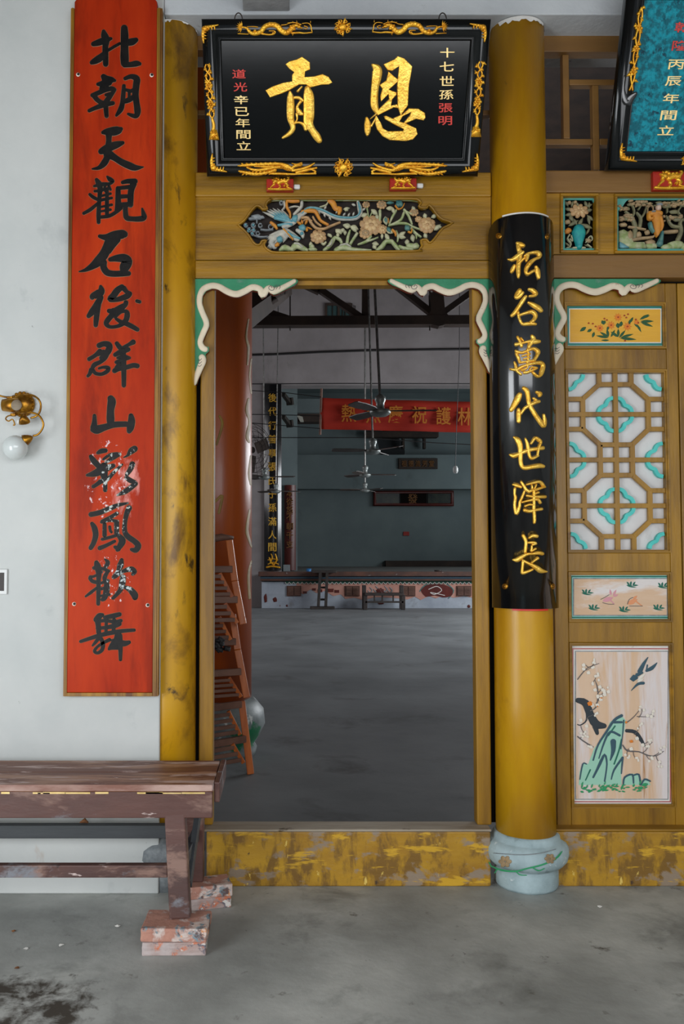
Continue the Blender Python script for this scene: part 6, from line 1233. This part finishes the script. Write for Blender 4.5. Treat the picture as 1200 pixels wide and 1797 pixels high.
b = BM(); bx(b, XP(641, 1056, YQ2), XP(708, 1056, YQ2), YQ2+.0, YQ2+.06, ZP(1058, YQ2), ZP(1055, YQ2)); link('stretcher', b, M['dark_wood'], lb)
for x in (657, 671, 690): b = BM(); bx(b, XP(x-1.2, 1050, YQ2), XP(x+1.2, 1050, YQ2), YQ2+.005, YQ2+.05, ZP(1055, YQ2), ZP(1045.6, YQ2)); link('spindle', b, M['dark_wood'], lb)
b = BM(); c_ = P(542, 1002.5, YS-.05); lathe(b, [(.055, 0), (.065, .12), (.06, .12), (.05, .01), (0, .01)], c_.x, YS+.13, 14); bmesh.ops.translate(b, verts=b.verts, vec=(0, 0, zst-.0195)); link('blue_cup', b, M['blue_plastic'], label='small blue cup on the edge of the stage', cat='cup', smooth=True)
b = BM(); c_ = P(772, 1003, YS); lathe(b, [(.03, 0), (.09, .04), (.11, .08), (.10, .08), (0, .03)], c_.x, YS+.25, 14); bmesh.ops.translate(b, verts=b.verts, vec=(0, 0, zst-.0195)); link('dark_bowl', b, M['dark_wood'], label='small dark bowl on the stage edge', cat='bowl', smooth=True)

# ---- folded slatted chairs leaning behind the left jamb
def folded_chair(lab, rail, top, bars, slats, dy=-.30, dx=-.46, seat=None):
    """rail: right side rail points (px, py, depth); everything else is hung between it and a hidden left rail"""
    R_ = [P(*p) for p in rail]; off = Vector((dx, dy, 0))
    R_[0].z = .002 if rail[0][1] > 1300 else R_[0].z
    t_ = thing('folding_chair', lab, 'chair', (R_[0].x+dx/2, R_[0].y+dy/2, R_[0].z-.02), group='folded wooden chairs stacked behind the left jamb')
    for o_, nm in ((Vector((0, 0, 0)), 'side_rail'), (off, 'side_rail')):
        b = BM()
        for p, q in zip(R_[:-1], R_[1:]): beam(b, p+o_, q+o_, .045, .05, up=(0, 1, 0))
        link(nm, b, M['chair_wood'], t_, bev=.004)
    def at(z):
        for p, q in zip(R_[:-1], R_[1:]):
            if min(p.z, q.z)-1e-6 <= z <= max(p.z, q.z)+1e-6: t = (z-p.z)/(q.z-p.z); return p+(q-p)*t
        return R_[-1]
    for y in bars:
        p = at(P(410, y, rail[0][2]).z); b = BM(); beam(b, p+Vector((-.005, -.03, 0)), p+off+Vector((.005, -.03, 0)), .045, .03, up=(0, 1, 0)); link('cross_rail', b, M['chair_slat'], t_, bev=.004)
    for y0_, y1_, n_ in slats:
        za_, zb4 = P(410, y0_, rail[0][2]).z, P(410, y1_, rail[0][2]).z
        pa, pb = at(za_), at(zb4)
        for s_ in (.16, .84):
            b = BM(); beam(b, pa+off*(s_+.03 if s_ < .5 else s_-.03)+Vector((0, -.05, 0)), pb+off*s_*(.45 if s_ < .5 else 1.0)+Vector((0, -.05, 0)), .024, .02, up=(0, 1, 0)); link('inner_rail', b, M['chair_wood'], t_)
        for k in range(n_):
            t = (k+.5)/n_; p = pa+(pb-pa)*t; s0 = .19-.11*t; b = BM(); beam(b, p+off*(s0)+Vector((0, -.055, 0)), p+off*.92+Vector((0, -.055, 0)), abs(za_-zb4)/n_*.62, .012, up=(0, 1, 0)); link('slat', b, M['chair_slat'], t_, bev=.002)
    if top: p = R_[-1]; b = BM(); pts = [p+Vector((.03, -.02, .0)), p+off*.1+Vector((0, -.03, .005)), p+off*.5+Vector((0, -.05, -.03)), p+off+Vector((0, -.02, 0))]; tube(b, pts, [.012, .024, .026, .02], 8); link('crest_rail', b, M['chair_slat'], t_, smooth=True)
    return t_
folded_chair('lowest folded wooden chair standing on the hall floor behind the left jamb', [(440, 1343, 5.72), (424, 1230, 5.76)], False, [1236, 1296], [(1244, 1286, 4), (1300, 1334, 3)], dy=-.34)
folded_chair('middle folded wooden chair leaning behind the left jamb', [(433, 1224, 5.80), (417, 1140, 5.83), (408, 1078, 5.86)], False, [1126, 1178], [(1082, 1122, 4), (1186, 1220, 4)], dy=-.22)
folded_chair('topmost folded wooden chair with a curved crest rail behind the left jamb', [(427, 1096, 5.66), (412, 1020, 5.70), (402, 944, 5.74)], True, [999, 1052], [(1006, 1047, 4), (1058, 1092, 3)], dy=-.12)
b = BM(); random.seed(4)
for k in range(12): dome(b, FS(5.62), ell(random.uniform(376, 400), random.uniform(1122, 1142), random.uniform(4, 8), random.uniform(3, 6), random.random(), 8, .15), .03, -.02)
link('dark_rag', b, M['black_rubber'], label='dark rag stuffed between the folded chairs', cat='rag', kind='stuff')
# ================================================================ porch foreground
zb0_ = .098
bt_ = .590; yF, yK = 3.285, 3.665; xE = -.272; xW = -1.95
bn2 = thing('long_bench', 'worn maroon wooden bench against the white wall, legs set on bricks', 'bench', ((xE+xW)/2, (yF+yK)/2, zb0_))
b = BM(); bx(b, xW, xE, yF, yF+.185, bt_-.028, bt_); link('seat_plank', b, M['bench_top'], bn2, bev=.004)
b = BM(); bx(b, xW, xE-.002, yF+.189, yK, bt_-.028, bt_-.001); link('seat_plank', b, M['bench_top'], bn2, bev=.004)
for x0_, x1_ in ((xE, xE+.022), (xW-.022, xW)):
    b = BM(); bx(b, x0_+.001, x1_, yF+.03, yK+.012, bt_-.075, bt_+.001); link('end_batten', b, M['bench'], bn2, bev=.004)
b = BM(); bx(b, xW+.01, xE-.004, yF-.006, yF-.001, bt_-.022, bt_+.001); link('worn_nosing', b, M['bench_edge'], bn2)
b = BM(); bx(b, xW+.02, xE-.004, yF+.008, yF+.033, .462, bt_-.029); link('apron', b, M['bench'], bn2, bev=.004)
b = BM(); bx(b, xW+.02, xE-.03, yK-.045, yK-.02, .462, bt_-.029); link('apron', b, M['bench'], bn2, bev=.004)
# yellow chips along the front apron top
b = BM(); random.seed(1)
for k in range(12): x = -.28-random.random()*.85; bx(b, x-random.uniform(.03, .1), x, yF+.0065, yF+.0085, bt_-.036, bt_-.029-random.random()*.003)
link('yellow_chip', b, M['gold_pale'], bn2, kind='stuff')
for xx in (-.405, -1.76):
    sg = 1
    fl_t, fl_b = Vector((xx-.02, yF+.045, bt_-.03)), Vector((xx+.012, yF+.003, zb0_))
    b = BM(); beam(b, fl_t, fl_b, .078, .058, up=(0, 1, 0)); link('leg', b, M['bench'], bn2, bev=.006)
    bl_t, bl_b = Vector((xx+.026, yK-.06, bt_-.03)), Vector((xx+.022, yK-.02, zb0_+.004))
    b = BM(); beam(b, bl_t, bl_b, .086, .058, up=(0, 1, 0)); link('leg', b, M['bench'], bn2, bev=.006)
    b = BM(); beam(b, Vector((xx+.02, yF+.04, .30)), Vector((xx+.035, yK-.05, .30)), .03, .045); link('cross_stretcher', b, M['bench_grey'], bn2, bev=.003)
    b = BM(); beam(b, Vector((xx+.035, yF+.05, .20)), Vector((xx+.05, yK-.06, .43)), .022, .05); link('diagonal_brace', b, M['bench_grey'], bn2, bev=.003)
zf_ = P(200, 1528, yF+.02).z
b = BM(); bx(b, -1.72, -.445, yF+.005, yF+.04, P(200, 1540, yF+.01).z, P(200, 1518, yF+.01).z); link('front_stretcher', b, M['bench'], bn2, bev=.004)
b = BM(); bx(b, -1.72, -.40, yK-.06, yK-.02, P(200, 1472, yK-.06).z, P(200, 1449, yK-.06).z); link('rear_stretcher', b, M['bench_grey'], bn2, bev=.004)
random.seed(11)
def brick(lab, cx, cy, z0_, rot, L, W_, H, m):
    b = BM(); Mx = Matrix.Translation((cx, cy, z0_)) @ Matrix.Rotation(rot, 4, 'Z'); bx(b, -L/2, L/2, -W_/2, W_/2, 0, H)
    bmesh.ops.subdivide_edges(b, edges=b.edges, cuts=4, use_grid_fill=True)
    for v in b.verts: v.co += Vector((random.uniform(-1, 1), random.uniform(-1, 1), random.uniform(-.6, 0) if v.co.z > H-.001 else (random.uniform(0, .3) if v.co.z > .001 else 0)))*.0016
    bmesh.ops.transform(b, matrix=Mx, verts=b.verts); return link('brick', b, m, label=lab, cat='brick', bev=.004, group='bricks under the bench legs')
xf = XP(305, 1640, 3.2)
brick('lower brick of the pair under the front right bench leg', xf, 3.268, 0, .02, .232, .165, .048, M['brick_b'])
brick('upper brick of the pair under the front right bench leg', xf+.002, 3.27, .0485, -.03, .242, .168, .049, M['brick'])
xr_ = XP(352, 1560, 3.62)
brick('lower white-painted brick under the rear right bench leg', xr_-.004, 3.635, 0, .28, .24, .115, .048, M['brick_b'])
brick('upper orange brick under the rear right bench leg', xr_, 3.633, .0485, .26, .245, .118, .049, M['brick'])
for yy in (3.288, 3.645):
    wd_ = 'front' if yy < 3.5 else 'rear'; brick('lower brick under the %s left bench leg' % wd_, -1.75, yy, 0, .05, .24, .115, .048, M['brick_b']); brick('upper brick under the %s left bench leg' % wd_, -1.75, yy, .0485, -.04, .24, .115, .049, M['brick'])
b = BM(); S = FS(yK-.058)
c_ = Vector((XP(148, 1446, yK-.04), yK-.04, P(150, 1449, yK-.06).z)); tube(b, [c_+Vector((-.02, 0, .006)), c_+Vector((0, .005, .014)), c_+Vector((.016, 0, .006))], [.002, .011, .003], 6); link('dry_leaf', b, M['leaf_litter'], label='curled dry leaf on the rear rail of the bench', cat='leaf', smooth=True)

# ---- wall lamp
YL_ = YW; k6 = crop(0, 660, .1)
wl = thing('wall_lamp', 'aged brass wall lamp with one white globe at the left edge', 'lamp', tuple(P(36, 712, YW)))
def W6(x, y, d): px, py = k6(x, y); return P(px, py, YW-d)
b = BM(); axm = Matrix(((1, 0, 0), (0, 0, -1), (0, 1, 0)))
c_ = W6(400, 500, 0); lathe(b, [(.055, 0), (.055, .008), (.046, .018), (.03, .03), (.012, .036), (.0, .037)], 0, 0, 28, axis=axm, org=c_); link('back_plate', b, M['brass'], wl, smooth=True)
b = BM()
for k in range(18): a = k*math.pi/9; p = c_+Vector((math.cos(a)*.050, -.012, math.sin(a)*.050)); dome(b, FS(p.y), ell(0, 0, 1, 1), .001) if 0 else lathe(b, [(.008, 0), (.006, .006), (0, .008)], 0, 0, 8, axis=axm, org=p)
link('bead_rim', b, M['brass'], wl, kind='stuff', smooth=True)
b = BM(); c2 = W6(290, 510, .045); lathe(b, [(.0, -.045), (.026, -.04), (.032, 0), (.030, .03), (.012, .036)], 0, 0, 20, axis=Matrix(((0, 0, 1), (0, 1, 0), (-1, 0, 0))), org=c2-Vector((.02, 0, 0)))
link('lamp_body', b, M['brass'], wl, smooth=True)
b = BM(); lathe(b, [(.022, -.004), (.024, 0), (.022, .004), (.0, .005)], 0, 0, 24, axis=axm, org=W6(290, 510, .08)); link('ribbed_disc', b, M['worn_wood'], wl, smooth=True)
def arm(pts, r=.0045):
    q = cr([tuple(W6(x, y, d)) for x, y, d in pts], 5); b = BM(); tube(b, q, r, 8); link('arm', b, M['brass'], wl, smooth=True)
arm([(420, 330, .05), (560, 335, .07), (670, 400, .08), (715, 500, .08), (700, 620, .08), (640, 700, .075), (540, 735, .07)])
arm([(360, 640, .05), (480, 640, .07), (600, 650, .08), (700, 710, .085), (760, 830, .085), (740, 930, .08), (670, 1020, .075), (580, 1050, .07)])
arm([(-60, 320, .05), (20, 350, .05), (120, 370, .05), (230, 380, .04)], .004)
arm([(230, 690, .05), (140, 700, .06), (100, 750, .06), (150, 790, .06), (220, 760, .06), (260, 850, .06), (230, 860, .06)], .003)
def cup(x, y, d, ang):
    b = BM(); a = math.radians(ang); dr_ = Vector((math.cos(a), 0, math.sin(a))); side = Vector((-dr_.z, 0, dr_.x)); ax_ = Matrix((( side.x, 0, dr_.x), (0, 1, 0), (side.z, 0, dr_.z)))
    lathe(b, [(.004, -.014), (.009, -.010), (.016, 0), (.023, .014), (.026, .024), (.024, .024), (.012, .012), (.0, .010)], 0, 0, 20, axis=ax_, org=W6(x, y, d)); return link('lamp_cup', b, M['brass'], wl, smooth=True)
cup(470, 790, .07, 160); cup(520, 1090, .07, 205)
b = BM(); ax_ = Matrix(((0, 0, -1), (0, 1, 0), (1, 0, 0))); lathe(b, [(.012, 0), (.013, .012), (.011, .024), (0, .025)], 0, 0, 14, axis=ax_, org=W6(400, 800, .07)); link('bulb_holder', b, M['white_plastic'], wl, smooth=True)
b = BM(); bmesh.ops.create_uvsphere(b, u_segments=32, v_segments=20, radius=.0535, matrix=Matrix.Translation(W6(270, 1255, .075))); link('globe', b, M['globe'], wl, smooth=True)
b = BM(); 
for x0_, y0_, x1_, y1_ in ((110, 350, 210, 410), (175, 650, 265, 700)): 
    p0, p1 = W6(x0_, y1_, .055), W6(x1_, y0_, .055); b2 = BM(); bx(b2, p0.x, p1.x, p0.y, p0.y+.02, p0.z, p1.z); link('fitting_block', b2, M['brass'], wl, bev=.003)
b.free()
# ---- switch box at the left border
sw = thing('wall_socket', 'white wall switch box cut by the left edge of the picture', 'switch', tuple(P(0, 1042, YW)))
b = BM(); p0, p1 = P(-24, 1043, YW-.012), P(12.5, 999, YW-.012); bx(b, p0.x, p1.x, YW-.012, YW-.0005, p0.z, p1.z); fr = link('face_plate', b, M['white_plastic'], sw, bev=.002)
b = BM(); p0, p1 = P(-16, 1037, YW-.014), P(7, 1005, YW-.014); bx(b, p0.x, p1.x, YW-.0145, YW-.0122, p0.z, p1.z); link('dark_insert', b, M['dark_wood'], fr)
# ---- bits of litter on the porch floor
random.seed(21)
for i, (x, y, lab) in enumerate(((24, 1635, 'dry leaf crumb on the floor at the far left'), (45, 1666, 'pale leaf crumb on the floor under the bench'), (107, 1660, 'small pale chip on the floor left of the bricks'), (206, 1626, 'white crumb on the floor left of the front bricks'), (400, 1576, 'scrap of litter on the floor right of the rear bricks'), (30, 1700, 'brown leaf crumb near the lower left corner'), (1052, 1592, 'pale chip on the floor before the sill plank'))):
    p = G(x, y); b = BM(); n_ = 7; vs = [b.verts.new((p.x+math.cos(k*.9)*random.uniform(.006, .013), p.y+math.sin(k*.9)*random.uniform(.006, .012), .001+random.random()*.005)) for k in range(n_)]; c_ = b.verts.new((p.x, p.y, .007)); c3 = b.verts.new((p.x, p.y, .0005))
    for k in range(n_): b.faces.new((vs[k], vs[(k+1) % n_], c_)); b.faces.new((vs[(k+1) % n_], vs[k], c3))
    link('litter', b, M['leaf_litter'] if i in (0, 5) else M['white_paint'], label=lab, cat='litter', group='bits of litter on the porch floor')
